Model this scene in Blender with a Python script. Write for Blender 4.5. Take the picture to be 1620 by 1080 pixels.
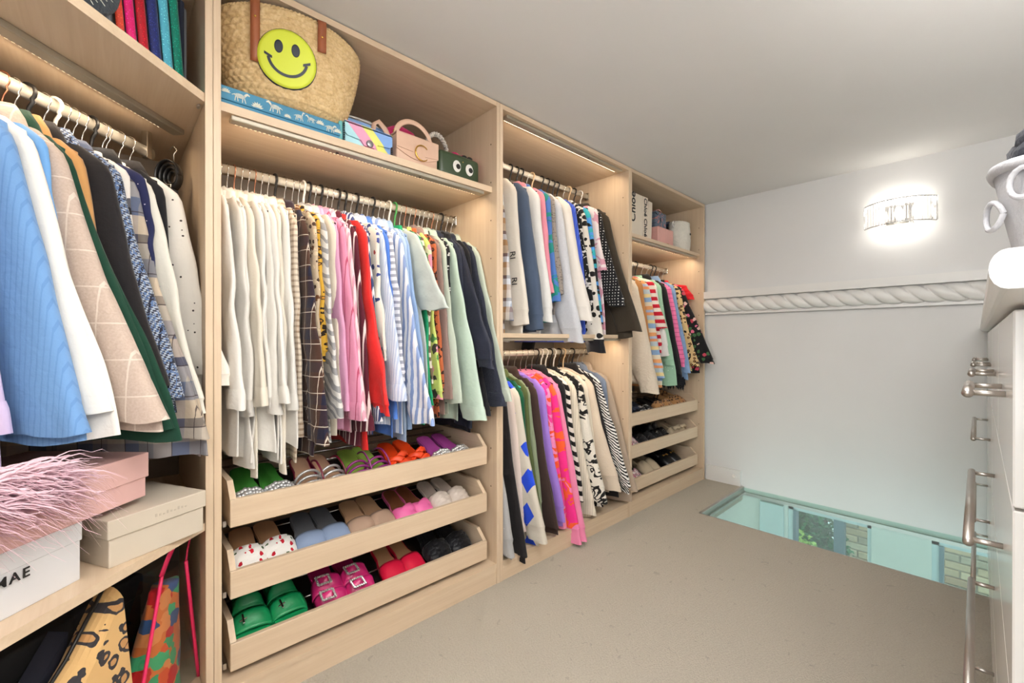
import bpy, bmesh, math, random
from mathutils import Vector, Matrix, noise
PI = math.pi
random.seed(7)
for o in list(bpy.data.objects): bpy.data.objects.remove(o)
scn = bpy.context.scene
COL = scn.collection

# ------------------------------------------------------------------ camera, world, large lights, exposure
cd = bpy.data.cameras.new('camera'); cam = bpy.data.objects.new('camera', cd); COL.objects.link(cam)
cam.location = (0, 0, 1.014)
cam.rotation_euler = (math.radians(90 - .126), 0, math.radians(47.0))
cd.sensor_width = 36; cd.lens = 688 / 1620 * 36; cd.clip_start = .02; cd.clip_end = 60
scn.camera = cam
scn.view_settings.view_transform = 'Standard'; scn.view_settings.look = 'None'
scn.view_settings.gamma = 1; scn.view_settings.use_curve_mapping = False
scn.view_settings.exposure = 0.2
w = bpy.data.worlds.new('world'); scn.world = w; w.use_nodes = True
w.node_tree.nodes['Background'].inputs[0].default_value = (.88, .93, 1, 1)
w.node_tree.nodes['Background'].inputs[1].default_value = 1.6

def area(name, loc, rot, sx, sy, e, col=(1, 1, 1), spread=None):
    l = bpy.data.lights.new(name, 'AREA'); l.shape = 'RECTANGLE'; l.size = sx; l.size_y = sy
    l.energy = e; l.color = col
    if spread: l.spread = spread
    o = bpy.data.objects.new(name, l); COL.objects.link(o); o.location = loc; o.rotation_euler = rot
    return o
# added fill light, set in the unseen opening behind the camera
area('window_daylight', (-.45, -2.12, 1.2), (math.radians(90), 0, 0), 1.7, 1.4, 30, (.97, .985, 1))
# added fill light overhead, out of view, to brighten the carpet
area('ceiling_lamp_light', (-.08, .55, 1.99), (0, 0, 0), .8, .8, 17, (1, .985, .96))

# ------------------------------------------------------------------ mesh helpers
class MB:
    def __init__(s): s.v = []; s.f = []
    def add(s, vs, fs):
        o = len(s.v); s.v += [tuple(v) for v in vs]; s.f += [tuple(i + o for i in f) for f in fs]; return s
    def box(s, x0, x1, y0, y1, z0, z1, M=None):
        vs = [Vector((x, y, z)) for x in (x0, x1) for y in (y0, y1) for z in (z0, z1)]
        if M: vs = [M @ v for v in vs]
        return s.add(vs, [(0, 1, 3, 2), (4, 6, 7, 5), (0, 4, 5, 1), (2, 3, 7, 6), (0, 2, 6, 4), (1, 5, 7, 3)])
    def rbox(s, x0, x1, y0, y1, z0, z1, b=.004, seg=2, M=None):
        bm = bmesh.new(); bmesh.ops.create_cube(bm, size=1)
        for v in bm.verts:
            v.co = Vector(((x0 + x1) / 2 + v.co.x * (x1 - x0), (y0 + y1) / 2 + v.co.y * (y1 - y0), (z0 + z1) / 2 + v.co.z * (z1 - z0)))
        bmesh.ops.bevel(bm, geom=bm.edges[:], offset=b, segments=seg, profile=.5, affect='EDGES')
        bm.verts.index_update()
        vs = [M @ v.co if M else v.co.copy() for v in bm.verts]
        s.add(vs, [[v.index for v in f.verts] for f in bm.faces]); bm.free(); return s
    def rings(s, R, cap0=True, cap1=True, closed=True):
        n = len(R[0]); o = len(s.v); fs = []
        for r in R: s.v += [tuple(v) for v in r]
        for j in range(len(R) - 1):
            for k in range(n if closed else n - 1):
                a = o + j * n + k; b = o + j * n + (k + 1) % n
                fs.append((a, b, b + n, a + n))
        if cap0: fs.append(tuple(o + k for k in range(n - 1, -1, -1)))
        if cap1: fs.append(tuple(o + (len(R) - 1) * n + k for k in range(n)))
        s.f += fs; return s
    def tube(s, pts, r, n=8, cap=True, ry=None):
        pts = [Vector(p) for p in pts]; R = []; up = None
        for i, p in enumerate(pts):
            t = (pts[min(i + 1, len(pts) - 1)] - pts[max(i - 1, 0)])
            if t.length < 1e-9: t = Vector((0, 0, 1))
            t.normalize()
            if up is None: up = Vector((0, 0, 1)) if abs(t.z) < .9 else Vector((0, 1, 0))
            a = up - t * up.dot(t)
            if a.length < 1e-6: a = Vector((1, 0, 0)) - t * t.x
            a.normalize(); up = a; b = t.cross(a)
            rr = r[i] if isinstance(r, (list, tuple)) else r
            rb = ry if ry else rr
            R.append([p + a * (rb * math.sin(2 * PI * k / n)) + b * (rr * math.cos(2 * PI * k / n)) for k in range(n)])
        return s.rings(R, cap, cap)
    def lathe(s, prof, c=(0, 0, 0), n=24, M=None):
        R = [[Vector((c[0] + r * math.cos(2 * PI * k / n), c[1] + r * math.sin(2 * PI * k / n), c[2] + z)) for k in range(n)] for r, z in prof]
        if M: R = [[M @ v for v in q] for q in R]
        return s.rings(R, True, True)
    def ell(s, c, rx, ry, rz, n=16, m=10, M=None):
        R = []
        for j in range(m + 1):
            a = PI * (.02 + .96 * j / m)
            R.append([Vector((c[0] + rx * math.sin(a) * math.cos(2 * PI * k / n), c[1] + ry * math.sin(a) * math.sin(2 * PI * k / n), c[2] - rz * math.cos(a))) for k in range(n)])
        if M: R = [[M @ v for v in q] for q in R]
        return s.rings(R, True, True)
    def prism(s, poly, f, a, b):
        """poly: 2D outline; f(u, v, w) -> 3D point; w from a to b"""
        n = len(poly)
        s.add([f(u, v, a) for u, v in poly] + [f(u, v, b) for u, v in poly],
              [tuple(range(n - 1, -1, -1)), tuple(range(n, 2 * n))] + [(k, (k + 1) % n, (k + 1) % n + n, k + n) for k in range(n)])
        return s
    def sheet(s, P, th, nrm=None):
        """P: grid [i][j] of points; a shell of thickness th"""
        nu = len(P); nv = len(P[0]); o = len(s.v)
        N = []
        for i in range(nu):
            row = []
            for j in range(nv):
                a = Vector(P[min(i + 1, nu - 1)][j]) - Vector(P[max(i - 1, 0)][j]); b = Vector(P[i][min(j + 1, nv - 1)]) - Vector(P[i][max(j - 1, 0)])
                c = a.cross(b); c = c.normalized() if c.length > 1e-12 else Vector((0, 0, 1))
                row.append(c)
            N.append(row)
        A = [[Vector(P[i][j]) + N[i][j] * th / 2 for j in range(nv)] for i in range(nu)]
        B = [[Vector(P[i][j]) - N[i][j] * th / 2 for j in range(nv)] for i in range(nu)]
        for g in (A, B):
            for r in g: s.v += [tuple(v) for v in r]
        q = nu * nv; I = lambda k, i, j: o + k * q + i * nv + j
        for i in range(nu - 1):
            for j in range(nv - 1):
                s.f.append((I(0, i, j), I(0, i + 1, j), I(0, i + 1, j + 1), I(0, i, j + 1)))
                s.f.append((I(1, i, j), I(1, i, j + 1), I(1, i + 1, j + 1), I(1, i + 1, j)))
        for i in range(nu - 1):
            s.f.append((I(0, i, 0), I(1, i, 0), I(1, i + 1, 0), I(0, i + 1, 0)))
            s.f.append((I(0, i, nv - 1), I(0, i + 1, nv - 1), I(1, i + 1, nv - 1), I(1, i, nv - 1)))
        for j in range(nv - 1):
            s.f.append((I(0, 0, j), I(0, 0, j + 1), I(1, 0, j + 1), I(1, 0, j)))
            s.f.append((I(0, nu - 1, j), I(1, nu - 1, j), I(1, nu - 1, j + 1), I(0, nu - 1, j + 1)))
        return s
    def mesh(s, name, mat, smooth=False):
        me = bpy.data.meshes.new(name); me.from_pydata(s.v, [], s.f); me.validate(); me.update()
        if mat: me.materials.append(mat)
        if smooth: me.polygons.foreach_set('use_smooth', [True] * len(me.polygons)); me.update()
        return me
    def build(s, name, mat, parent=None, smooth=False, M=None):
        o = bpy.data.objects.new(name, s.mesh(name, mat, smooth)); COL.objects.link(o)
        if parent: o.parent = parent
        if M is not None: o.matrix_local = M
        return o

def thing(name, label, cat, loc=(0, 0, 0), rot=(0, 0, 0), group=None):
    o = bpy.data.objects.new(name, None); COL.objects.link(o); o.empty_display_size = .02
    o.location = loc; o.rotation_euler = rot
    return tag(o, label, cat, group)
def tag(o, label, cat, group=None):
    o['label'] = label; o['category'] = cat
    if group: o['group'] = group
    return o
def struct(o, label=None, cat=None):
    o['kind'] = 'structure'
    if label: o['label'] = label
    if cat: o['category'] = cat
    return o
def copy_tree(o, parent=None):
    c = o.copy(); COL.objects.link(c); c.parent = parent
    for ch in list(o.children):
        copy_tree(ch, c)
    return c
def text(body, size, mat, parent, M, name='lettering', bold=0.0, ext=.0006, sx=1, space=1.0):
    cu = bpy.data.curves.new('t', 'FONT'); cu.body = body; cu.size = size; cu.extrude = ext; cu.offset = bold; cu.space_character = space; cu.align_x = 'CENTER'; cu.align_y = 'CENTER'
    t = bpy.data.objects.new('t', cu); COL.objects.link(t)
    dg = bpy.context.evaluated_depsgraph_get(); dg.update()
    me = bpy.data.meshes.new_from_object(t.evaluated_get(dg)); bpy.data.objects.remove(t)
    me.name = name; me.materials.clear(); me.materials.append(mat)
    o = bpy.data.objects.new(name, me); COL.objects.link(o); o.parent = parent; o.matrix_local = M @ Matrix.Diagonal((sx, 1, 1, 1))
    return o

# ------------------------------------------------------------------ materials
def C(c, a=1):
    f = lambda x: x / 12.92 if x <= .04045 else ((x + .055) / 1.055) ** 2.4
    return tuple(f(x / 255) for x in c[:3]) + (a,)
class NT:
    def __init__(s, name):
        m = bpy.data.materials.new(name); m.use_nodes = True; s.m = m; s.t = m.node_tree; s.b = s.t.nodes['Principled BSDF']; s.out = s.t.nodes['Material Output']
    def n(s, typ, props=None, **ins):
        nd = s.t.nodes.new(typ)
        for k, v in (props or {}).items(): setattr(nd, k, v)
        for k, v in ins.items(): s.set(nd.inputs[int(k[1:])] if k[0] == 'i' and k[1:].isdigit() else nd.inputs[k], v)
        return nd
    def set(s, sock, v):
        if isinstance(v, bpy.types.NodeSocket): s.t.links.new(v, sock)
        elif v is not None: sock.default_value = v
    def math(s, op, a, b=None, c=None):
        nd = s.n('ShaderNodeMath', {'operation': op}); s.set(nd.inputs[0], a); s.set(nd.inputs[1], b); s.set(nd.inputs[2], c); return nd.outputs[0]
    def mix(s, f, a, b, mode='MIX'):
        nd = s.n('ShaderNodeMix', {'data_type': 'RGBA', 'blend_type': mode}); s.set(nd.inputs[0], f); s.set(nd.inputs[6], a); s.set(nd.inputs[7], b); return nd.outputs[2]
    def ramp(s, f, stops, const=True):
        nd = s.n('ShaderNodeValToRGB'); cr = nd.color_ramp; cr.interpolation = 'CONSTANT' if const else 'LINEAR'
        while len(cr.elements) < len(stops): cr.elements.new(.5)
        for e, (p, c) in zip(cr.elements, stops): e.position = p; e.color = C(c)
        s.set(nd.inputs[0], f); return nd.outputs[0]
    def obj(s):
        tc = s.n('ShaderNodeTexCoord'); return tc.outputs['Object']
    AX = (0, 2)
    def xz(s):
        sp = s.n('ShaderNodeSeparateXYZ'); s.set(sp.inputs[0], s.obj()); return sp.outputs[NT.AX[0]], sp.outputs[NT.AX[1]]
    def vec(s, x, y, z=0.0):
        nd = s.n('ShaderNodeCombineXYZ'); s.set(nd.inputs[0], x); s.set(nd.inputs[1], y); s.set(nd.inputs[2], z); return nd.outputs[0]
    def noise(s, v, scale, detail=2, dist=0):
        nd = s.n('ShaderNodeTexNoise', Scale=scale, Detail=detail, Distortion=dist); s.set(nd.inputs['Vector'], v); return nd.outputs[0]
    def vor(s, v, scale, rnd=1.0, feat='F1', out='Distance'):
        nd = s.n('ShaderNodeTexVoronoi', {'feature': feat}, Scale=scale, Randomness=rnd); s.set(nd.inputs['Vector'], v); return nd.outputs[out]
    def fin(s, col, rough=.8, metal=0, bump=None, bstr=.2, bdist=.01, spec=None, sheen=0, **kw):
        s.set(s.b.inputs['Base Color'], col); s.set(s.b.inputs['Roughness'], rough); s.set(s.b.inputs['Metallic'], metal)
        if spec is not None: s.set(s.b.inputs['Specular IOR Level'], spec)
        if sheen: s.set(s.b.inputs['Sheen Weight'], sheen)
        for k, v in kw.items(): s.set(s.b.inputs[k.replace('_', ' ')], v)
        if bump is not None:
            bn = s.n('ShaderNodeBump', Strength=bstr, Distance=bdist); s.set(bn.inputs['Height'], bump); s.t.links.new(bn.outputs[0], s.b.inputs['Normal'])
        return s.m
def sh(c, k): return tuple(min(255, max(0, x * k)) for x in c)
_pm = {}
def pm(name, col, rough=.6, metal=0, var=.05, vs=18, bump=0, bs=120, spec=None, **kw):
    """plain procedural material: a colour with slight noise variation"""
    if name in _pm: return _pm[name]
    t = NT(name); o = t.obj(); nz = t.noise(o, vs, 3)
    c = t.mix(nz, C(sh(col, 1 - var)), C(sh(col, 1 + var)))
    b = t.noise(o, bs, 3) if bump else None
    _pm[name] = t.fin(c, rough, metal, b, bump, .004, spec, **kw); return _pm[name]
def emit(name, col, s):
    t = NT(name); e = t.n('ShaderNodeEmission', Strength=s); e.inputs[0].default_value = C(col); t.t.links.new(e.outputs[0], t.out.inputs[0]); return t.m

def wood(name, axis, k=1):
    t = NT(name); mp = t.n('ShaderNodeMapping'); t.set(mp.inputs[0], t.obj())
    sc = [26, 26, 26]; sc[axis] = 1.0; mp.inputs[3].default_value = sc
    n1 = t.noise(mp.outputs[0], 2.2, 6, .6); n2 = t.noise(mp.outputs[0], 9, 3)
    f = t.math('MULTIPLY_ADD', n2, .35, t.math('MULTIPLY', n1, .75))
    c = t.ramp(f, [(.2, sh((206, 180, 150), k)), (.55, sh((216, 192, 163), k)), (.85, sh((224, 203, 176), k))], False)
    return t.fin(c, .42, 0, n2, .03, .002, .4)
W_V = wood('birch_vertical', 2); W_H = wood('birch_along', 1); W_X = wood('birch_depth', 0)
W_BACK = pm('grey_back_board', (150, 140, 130), .7, var=.04)

def fab(name, colf, rough=.85, bs=55, bstr=.25, sheen=.15, fine=0):
    """fabric: colf(NT) -> colour; soft creases as bump"""
    t = NT(name); c = colf(t); o = t.obj()
    b = t.noise(o, bs, 4, .3)
    if fine: b = t.math('MULTIPLY_ADD', t.noise(o, fine, 2), .5, b)
    return t.fin(c, rough, 0, b, bstr, .006, .25, sheen)
def plain(c, var=.05, sc=9):
    return lambda t: t.mix(t.noise(t.obj(), sc, 3), C(sh(c, 1 - var)), C(sh(c, 1 + var)))
def fr(t, s, per, off=0): return t.math('FRACT', t.math('MULTIPLY_ADD', s, 1 / per, off + 100.0))
def wob(t, s, amp=.004, sc=8):
    return t.math('ADD', s, t.math('MULTIPLY', t.math('SUBTRACT', t.noise(t.obj(), sc, 2), .5), amp * 2))
def stripes(axis, per, stops, amp=.003):
    def f(t):
        x, z = t.xz(); s = x if axis == 'x' else z
        return t.ramp(fr(t, wob(t, s, amp), per), stops)
    return f
def plaid(px, pz, sx, sz, k=.5, lines=None, lp=.05, lw=.06, amp=.003):
    def f(t):
        x, z = t.xz(); x = wob(t, x, amp); z = wob(t, z, amp)
        c = t.mix(k, t.ramp(fr(t, x, px), sx), t.ramp(fr(t, z, pz), sz))
        if lines:
            for s, p in ((x, px * lp), (z, pz * lp)):
                m = t.math('LESS_THAN', fr(t, s, p, .3), lw); c = t.mix(t.math('MULTIPLY', m, .85), c, C(lines))
        return c
    return f
def leopard(bg, mid, dk, sc=34, th=.36, w=.16):
    def f(t):
        x, z = t.xz(); v = t.vec(x, z); nz = t.n('ShaderNodeTexNoise', Scale=sc * 1.6, Detail=2); t.set(nz.inputs['Vector'], v)
        vv = t.n('ShaderNodeVectorMath', {'operation': 'MULTIPLY_ADD'}); t.set(vv.inputs[0], nz.outputs[1]); vv.inputs[1].default_value = (.35 / sc,) * 3; t.set(vv.inputs[2], v)
        d = t.vor(vv.outputs[0], sc, .85)
        n2 = t.noise(v, sc * 1.3, 1)
        dd = t.math('ADD', d, t.math('MULTIPLY', t.math('SUBTRACT', n2, .5), .55))
        return t.ramp(dd, [(0, mid), (th - w, dk), (th + .04, bg), (.98, bg)])
    return f
def spots(bg, dk, sc=24, th=.36, rnd=.6, amp=.25):
    def f(t):
        x, z = t.xz(); v = t.vec(x, z); d = t.vor(v, sc, rnd)
        d = t.math('ADD', d, t.math('MULTIPLY', t.math('SUBTRACT', t.noise(v, sc * 2, 1), .5), amp))
        return t.ramp(d, [(0, dk), (th, bg)])
    return f
def zebra(bg, dk, sc=14, dist=5, th=.5, rot=.6):
    def f(t):
        x, z = t.xz(); wv = t.n('ShaderNodeTexWave', {'bands_direction': 'Y'}, Scale=sc, Distortion=dist, Detail=2.0)
        wv.inputs['Detail Scale'].default_value = 1.3
        t.set(wv.inputs['Vector'], t.vec(t.math('MULTIPLY', x, 1), t.math('MULTIPLY_ADD', x, rot, z)))
        return t.ramp(wv.outputs[1], [(0, dk), (th, bg)])
    return f
def floral(bg, cols, sc=26, th=.38):
    def f(t):
        x, z = t.xz(); v = t.vec(x, z)
        nz = t.n('ShaderNodeTexNoise', Scale=sc * 2, Detail=1); t.set(nz.inputs['Vector'], v)
        vv = t.n('ShaderNodeVectorMath', {'operation': 'MULTIPLY_ADD'}); t.set(vv.inputs[0], nz.outputs[1]); vv.inputs[1].default_value = (.5 / sc,) * 3; t.set(vv.inputs[2], v)
        d = t.vor(vv.outputs[0], sc, 1); cc = t.vor(vv.outputs[0], sc, 1, out='Color')
        sp = t.n('ShaderNodeSeparateColor'); t.set(sp.inputs[0], cc)
        st = [(i / len(cols), c) for i, c in enumerate(cols)]
        return t.mix(t.math('LESS_THAN', d, th), C(bg), t.ramp(sp.outputs[0], st))
    return f
def diamonds(c0, c1, p, q, th=.37):
    def f(t):
        x, z = t.xz(); u = t.math('ABSOLUTE', t.math('SUBTRACT', fr(t, x, p, .1), .5)); v = t.math('ABSOLUTE', t.math('SUBTRACT', fr(t, wob(t, z, .004), q, .3), .5))
        return t.mix(t.math('LESS_THAN', t.math('ADD', u, v), th), C(c0), C(c1))
    return f
def tweed(cols, sc=230):
    def f(t):
        x, z = t.xz(); ck = t.n('ShaderNodeTexChecker', Scale=sc); t.set(ck.inputs[0], t.vec(t.math('MULTIPLY_ADD', z, .6, x), z)); ck.inputs[1].default_value = C(cols[0]); ck.inputs[2].default_value = C(cols[1])
        b = t.mix(t.math('LESS_THAN', fr(t, x, .022), .18), ck.outputs[0], C(cols[2]))
        return t.mix(t.math('GREATER_THAN', t.noise(t.obj(), sc * .8, 1), .56), b, C(cols[3]))
    return f
def patches(cols, sc=9, rough=0):
    def f(t):
        x, z = t.xz(); nz = t.noise(t.vec(x, z), sc, 2, 1.2)
        n = len(cols); return t.ramp(nz, [(0, cols[0])] + [(.34 + .32 * i / max(1, n - 1), c) for i, c in enumerate(cols[1:])])
    return f

MAT = {}
def F(key, colf, **kw): MAT[key] = fab(key, colf, **kw)
WH = (238, 234, 226)
F('white_cotton', plain((230, 227, 221), .02)); F('ivory_cotton', plain((226, 218, 203), .02)); F('offwhite_linen', plain((220, 216, 209), .03))
F('cream_satin', plain((226, 220, 206), .03), rough=.5)
F('beige_check', plaid(.018, .018, [(0, (222, 208, 188)), (.6, (176, 152, 128))], [(0, (226, 214, 196)), (.6, (150, 128, 108))]))
F('brown_plaid', plaid(.085, .10, [(0, (78, 52, 40)), (.5, (28, 30, 58)), (.82, (78, 52, 40))], [(0, (64, 42, 34)), (.5, (36, 34, 50)), (.8, (70, 46, 36))], .5, (222, 212, 196), .5, .045))
F('brown_floral', floral((196, 176, 150), [(110, 70, 44), (70, 50, 40), (220, 200, 170)], 60, .42))
F('yellow_leopard', leopard((204, 160, 56), (188, 130, 40), (40, 30, 22), 55))
F('grey_swirl', zebra((214, 212, 208), (150, 150, 152), 9, 7, .45))
F('plain_cream', plain((226, 216, 198), .03)); F('lilac_pink', plain((214, 158, 190), .05))
F('pink_pinstripe', stripes('x', .034, [(0, (222, 146, 176)), (.9, (178, 76, 104))])); F('pale_pink_stripe', stripes('x', .016, [(0, (238, 208, 214)), (.6, (220, 160, 178))]))
F('maroon_stripe', stripes('x', .026, [(0, (88, 28, 44)), (.78, (230, 214, 210))])); F('red_silk', plain((222, 42, 40), .06), rough=.45)
F('navy_stripe', stripes('x', .013, [(0, (60, 72, 118)), (.6, (232, 234, 240))])); F('cream_navy_floral', floral((236, 228, 214), [(56, 66, 120), (180, 60, 60), (236, 228, 214), (236, 228, 214), (70, 84, 150)], 34, .3))
F('pale_blue_stripe', stripes('x', .009, [(0, (218, 226, 240)), (.5, (186, 200, 226))])); F('grey_stripe', stripes('z', .024, [(0, (226, 226, 230)), (.55, (160, 162, 176))], .008))
F('blue_white_stripe', stripes('x', .028, [(0, (232, 236, 244)), (.55, (138, 160, 206))])); F('cornflower', plain((80, 124, 206), .05)); F('light_blue', plain((172, 194, 222), .05))
F('chambray', plain((146, 172, 210), .06)); F('grey_mint', plain((196, 206, 200), .03)); F('emerald', plain((18, 148, 98), .06), rough=.5)
F('brown_wave', zebra((226, 216, 200), (110, 94, 72), 7, 6, .5)); F('lime_floral', floral((206, 220, 120), [(240, 150, 170), (90, 150, 80), (60, 60, 50), (230, 230, 190)], 24, .45))
F('rust_leopard', leopard((186, 98, 60), (150, 74, 46), (46, 28, 26), 46)); F('taupe', plain((146, 122, 114), .05)); F('sage', plain((190, 200, 184), .03))
F('black_dot', spots((28, 28, 32), (226, 224, 220), 90, .3, .5)); F('mint_satin', plain((188, 208, 192), .03), rough=.5); F('navy', plain((40, 44, 60), .06)); F('navy_satin', plain((34, 38, 54), .08), rough=.4)
F('black_cloth', plain((26, 26, 30), .1)); F('ink_crinkle', plain((42, 46, 60), .1), bs=160, bstr=.5)
# left unit
F('corduroy', stripes('x', .009, [(0, (112, 154, 204)), (.75, (102, 144, 196))], .0004)); F('white_wool', plain((240, 236, 228), .02)); F('sky_satin', plain((108, 162, 218), .05), rough=.5)
F('beige_pane', lambda t: (lambda x, z: t.mix(t.math('MULTIPLY', t.math('MAXIMUM', t.math('LESS_THAN', fr(t, x, .062), .05), t.math('LESS_THAN', fr(t, z, .075), .04)), .5), t.mix(t.noise(t.obj(), 220, 2), C((176, 156, 142)), C((204, 186, 172))), C((232, 222, 210))))(*t.xz()), rough=.9)
F('camel', plain((190, 142, 88), .05)); F('dark_green', plain((22, 62, 46), .08)); F('black_wool', plain((32, 29, 31), .1)); F('blue_tweed', tweed([(52, 54, 68), (170, 180, 194), (36, 38, 52), (92, 116, 156)]))
F('grey_plaid', plaid(.11, .15, [(0, (192, 178, 160)), (.35, (88, 98, 124)), (.65, (150, 142, 132))], [(0, (206, 186, 160)), (.3, (96, 104, 126)), (.6, (168, 160, 150)), (.85, (70, 58, 58))], .55, (60, 50, 52), .5, .035))
F('mono_floral', floral((226, 220, 212), [(30, 30, 34), (90, 90, 96), (226, 220, 212)], 40, .5)); F('navy_star', spots((34, 38, 76), (214, 204, 210), 62, .1, .7, .05)); F('ivory_long', plain((228, 224, 212), .03), rough=.55)
F('eyelet', spots((240, 234, 224), (64, 56, 52), 58, .16, .9, .1)); F('plum_floral', floral((214, 200, 200), [(120, 60, 80), (60, 50, 80), (210, 170, 170), (170, 110, 120)], 40, .5)); F('lilac', plain((206, 188, 222), .04)); F('lime', plain((186, 200, 90), .05))
F('pale_print', patches([(226, 214, 200), (236, 228, 216), (190, 190, 210), (222, 206, 186)], 26))
# middle unit
F('flannel', plaid(.085, .10, [(0, (196, 214, 232)), (.3, (120, 88, 62)), (.6, (222, 224, 228)), (.8, (88, 110, 150))], [(0, (206, 190, 166)), (.35, (176, 138, 96)), (.6, (210, 220, 232)), (.85, (70, 70, 90))], .5))
F('cream_letter', plain((224, 216, 204), .03)); F('slate', plain((72, 86, 108), .06)); F('white_fleece', plain((232, 230, 226), .02)); F('rose', plain((222, 142, 158), .05)); F('teal_blue', patches([(60, 110, 180), (40, 140, 130), (80, 120, 190)], 12))
F('marl_knit', spots((150, 140, 132), (110, 102, 98), 130, .36, .8, .1)); F('grey_marl', plain((204, 206, 212), .04, 160)); F('cream_fleece', plain((232, 226, 218), .02)); F('cow_spot', spots((228, 222, 212), (30, 28, 28), 26, .4, .55, .18))
F('black_graphic', patches([(26, 26, 28), (26, 26, 28), (26, 26, 28), (220, 216, 210)], 30)); F('aqua_graphic', patches([(24, 26, 30), (24, 26, 30), (54, 170, 180), (80, 150, 220), (24, 26, 30)], 11)); F('polka', spots((24, 24, 28), (232, 230, 226), 62, .17, .1, 0)); F('pink_tiedye', patches([(236, 206, 212), (220, 160, 178), (240, 226, 226)], 10)); F('olive_dark', plain((58, 50, 40), .08)); F('royal_rib', stripes('x', .01, [(0, (72, 100, 208)), (.7, (50, 78, 180))]))
F('silver_knit', spots((168, 168, 168), (240, 240, 240), 40, .06, .9, 0)); F('argyle', diamonds((212, 204, 190), (36, 76, 214), .11, .15)); F('blush', plain((224, 208, 200), .03)); F('olive', plain((84, 96, 56), .06)); F('sage_knit', plain((134, 146, 118), .06)); F('choc', plain((60, 44, 40), .08)); F('purple', plain((158, 122, 212), .05)); F('heart_pink', patches([(240, 40, 140), (238, 60, 150), (242, 84, 44), (240, 140, 190), (238, 60, 150)], 9)); F('pink_orange', patches([(240, 132, 184), (242, 96, 48), (238, 50, 140)], 11)); F('candy_pink', plain((232, 136, 172), .04))
F('brush_stripe', zebra((232, 222, 214), (24, 22, 24), 7, 2, .5, .5)); F('cream_rib', stripes('x', .012, [(0, (224, 214, 196)), (.75, (206, 194, 176))])); F('tuft', patches([(232, 226, 214), (232, 226, 214), (30, 28, 28), (228, 222, 210)], 16), bs=140, bstr=.6); F('oat', plain((216, 200, 180), .04), bs=120); F('zebra', zebra((236, 234, 230), (24, 24, 26), 22, 4.5, .5, .7)); F('grey_blue', plain((120, 132, 152), .06)); F('mushroom', plain((172, 154, 136), .05)); F('bottle', plain((16, 84, 56), .08)); F('apple', plain((140, 208, 130), .06)); F('peach_fluff', plain((234, 196, 170), .05), bs=180, bstr=.7); F('black_pearl', spots((26, 26, 28), (230, 226, 220), 75, .22, .8, 0))
# right unit
def cable(t): return t.mix(t.noise(t.obj(), 9, 3), C((214, 198, 178)), C((232, 220, 202)))
F('chunky', cable, bs=90, bstr=.9); F('camel_knit', plain((178, 126, 76), .06)); F('red_stripe', stripes('z', .05, [(0, (232, 222, 210)), (.5, (196, 30, 52))])); F('pastel_stripe', stripes('z', .17, [(0, (226, 160, 106)), (.14, (226, 214, 190)), (.3, (136, 168, 206)), (.48, (228, 206, 150)), (.62, (180, 196, 204)), (.8, (222, 150, 104)), (.9, (170, 186, 214))], .01)); F('sage_sequin', spots((156, 196, 168), (222, 240, 226), 46, .1, 1, .1)); F('pink_rib', stripes('z', .03, [(0, (238, 122, 170)), (.85, (196, 84, 130))])); F('denim', plain((128, 158, 196), .08, 30)); F('tan_leopard', leopard((216, 186, 134), (160, 112, 64), (30, 24, 22), 44)); F('black_roses', floral((24, 24, 26), [(220, 110, 140), (24, 24, 26), (230, 190, 180), (70, 110, 70), (24, 24, 26), (196, 70, 90)], 34, .42)); F('scarlet', plain((216, 34, 44), .06))
SIL = pm('chrome', (214, 212, 208), .22, 1, .02); STEEL = pm('brushed_steel', (196, 190, 184), .35, 1, .03); COPPER = pm('rose_gold_wire', (206, 140, 110), .28, 1, .03); GOLD = pm('gold_metal', (222, 178, 90), .25, 1, .03)
BLK = pm('black_plastic', (24, 23, 24), .4); VELV = pm('black_velvet', (30, 27, 28), .95); WHP = pm('white_plastic', (232, 228, 222), .4); TEAL = pm('teal_plastic', (70, 196, 176), .4); BLUP = pm('blue_plastic', (70, 150, 214), .4); GRNP = pm('green_plastic', (70, 150, 80), .4); BEIW = pm('pale_wood', (214, 184, 146), .5)
WALL = pm('white_wall_paint', (226, 226, 225), .75, var=.012, vs=4, bump=.05, bs=60); CEIL = pm('white_ceiling_paint', (226, 225, 223), .8, var=.01, vs=3); GLOSSW = pm('white_gloss_paint', (232, 231, 228), .35, var=.01)
PRINT = pm('black_print', (28, 27, 28), .6)

# ------------------------------------------------------------------ room shell
D = 1.366          # wardrobe fronts stand at x = -D
XB = -1.95         # wall behind the wardrobes
YW = 3.23          # far wall
H = 2.012
GX0, GY0 = -1.115, 2.545     # corner of the glass floor panel
XR = .60
t = NT('carpet'); o_ = t.obj()
n1 = t.noise(o_, 3, 4); n2 = t.noise(o_, 160, 3); n3 = t.noise(o_, 420, 2); n4 = t.noise(o_, 1.1, 2)
c = t.mix(n2, C((204, 192, 172)), C((238, 230, 212))); c = t.mix(t.math('MULTIPLY', n1, .35), c, C((206, 194, 178)))
c = t.mix(t.math('MULTIPLY', t.math('GREATER_THAN', t.noise(o_, 30, 2, .8), .70), .28), c, C((160, 148, 134)))
CARPET = t.fin(c, .97, 0, t.math('ADD', n2, n3), .9, .012, .1, .2)
def zprism(poly, z0, z1): return MB().prism(poly, lambda u, v, w_: (u, v, w_), z0, z1)
fl = zprism([(XB - .02, -2.2), (XR + .02, -2.2), (XR + .02, GY0), (GX0, GY0), (GX0, YW + .02), (XB - .02, YW + .02)], -.09, 0).build('floor', CARPET)
struct(fl, 'beige short pile carpet covering the dressing room floor', 'floor')
struct(MB().box(XB - .02, XR + .02, -2.2, YW + .02, H, H + .1).build('ceiling', CEIL), 'plain white painted flat ceiling', 'ceiling')
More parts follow.
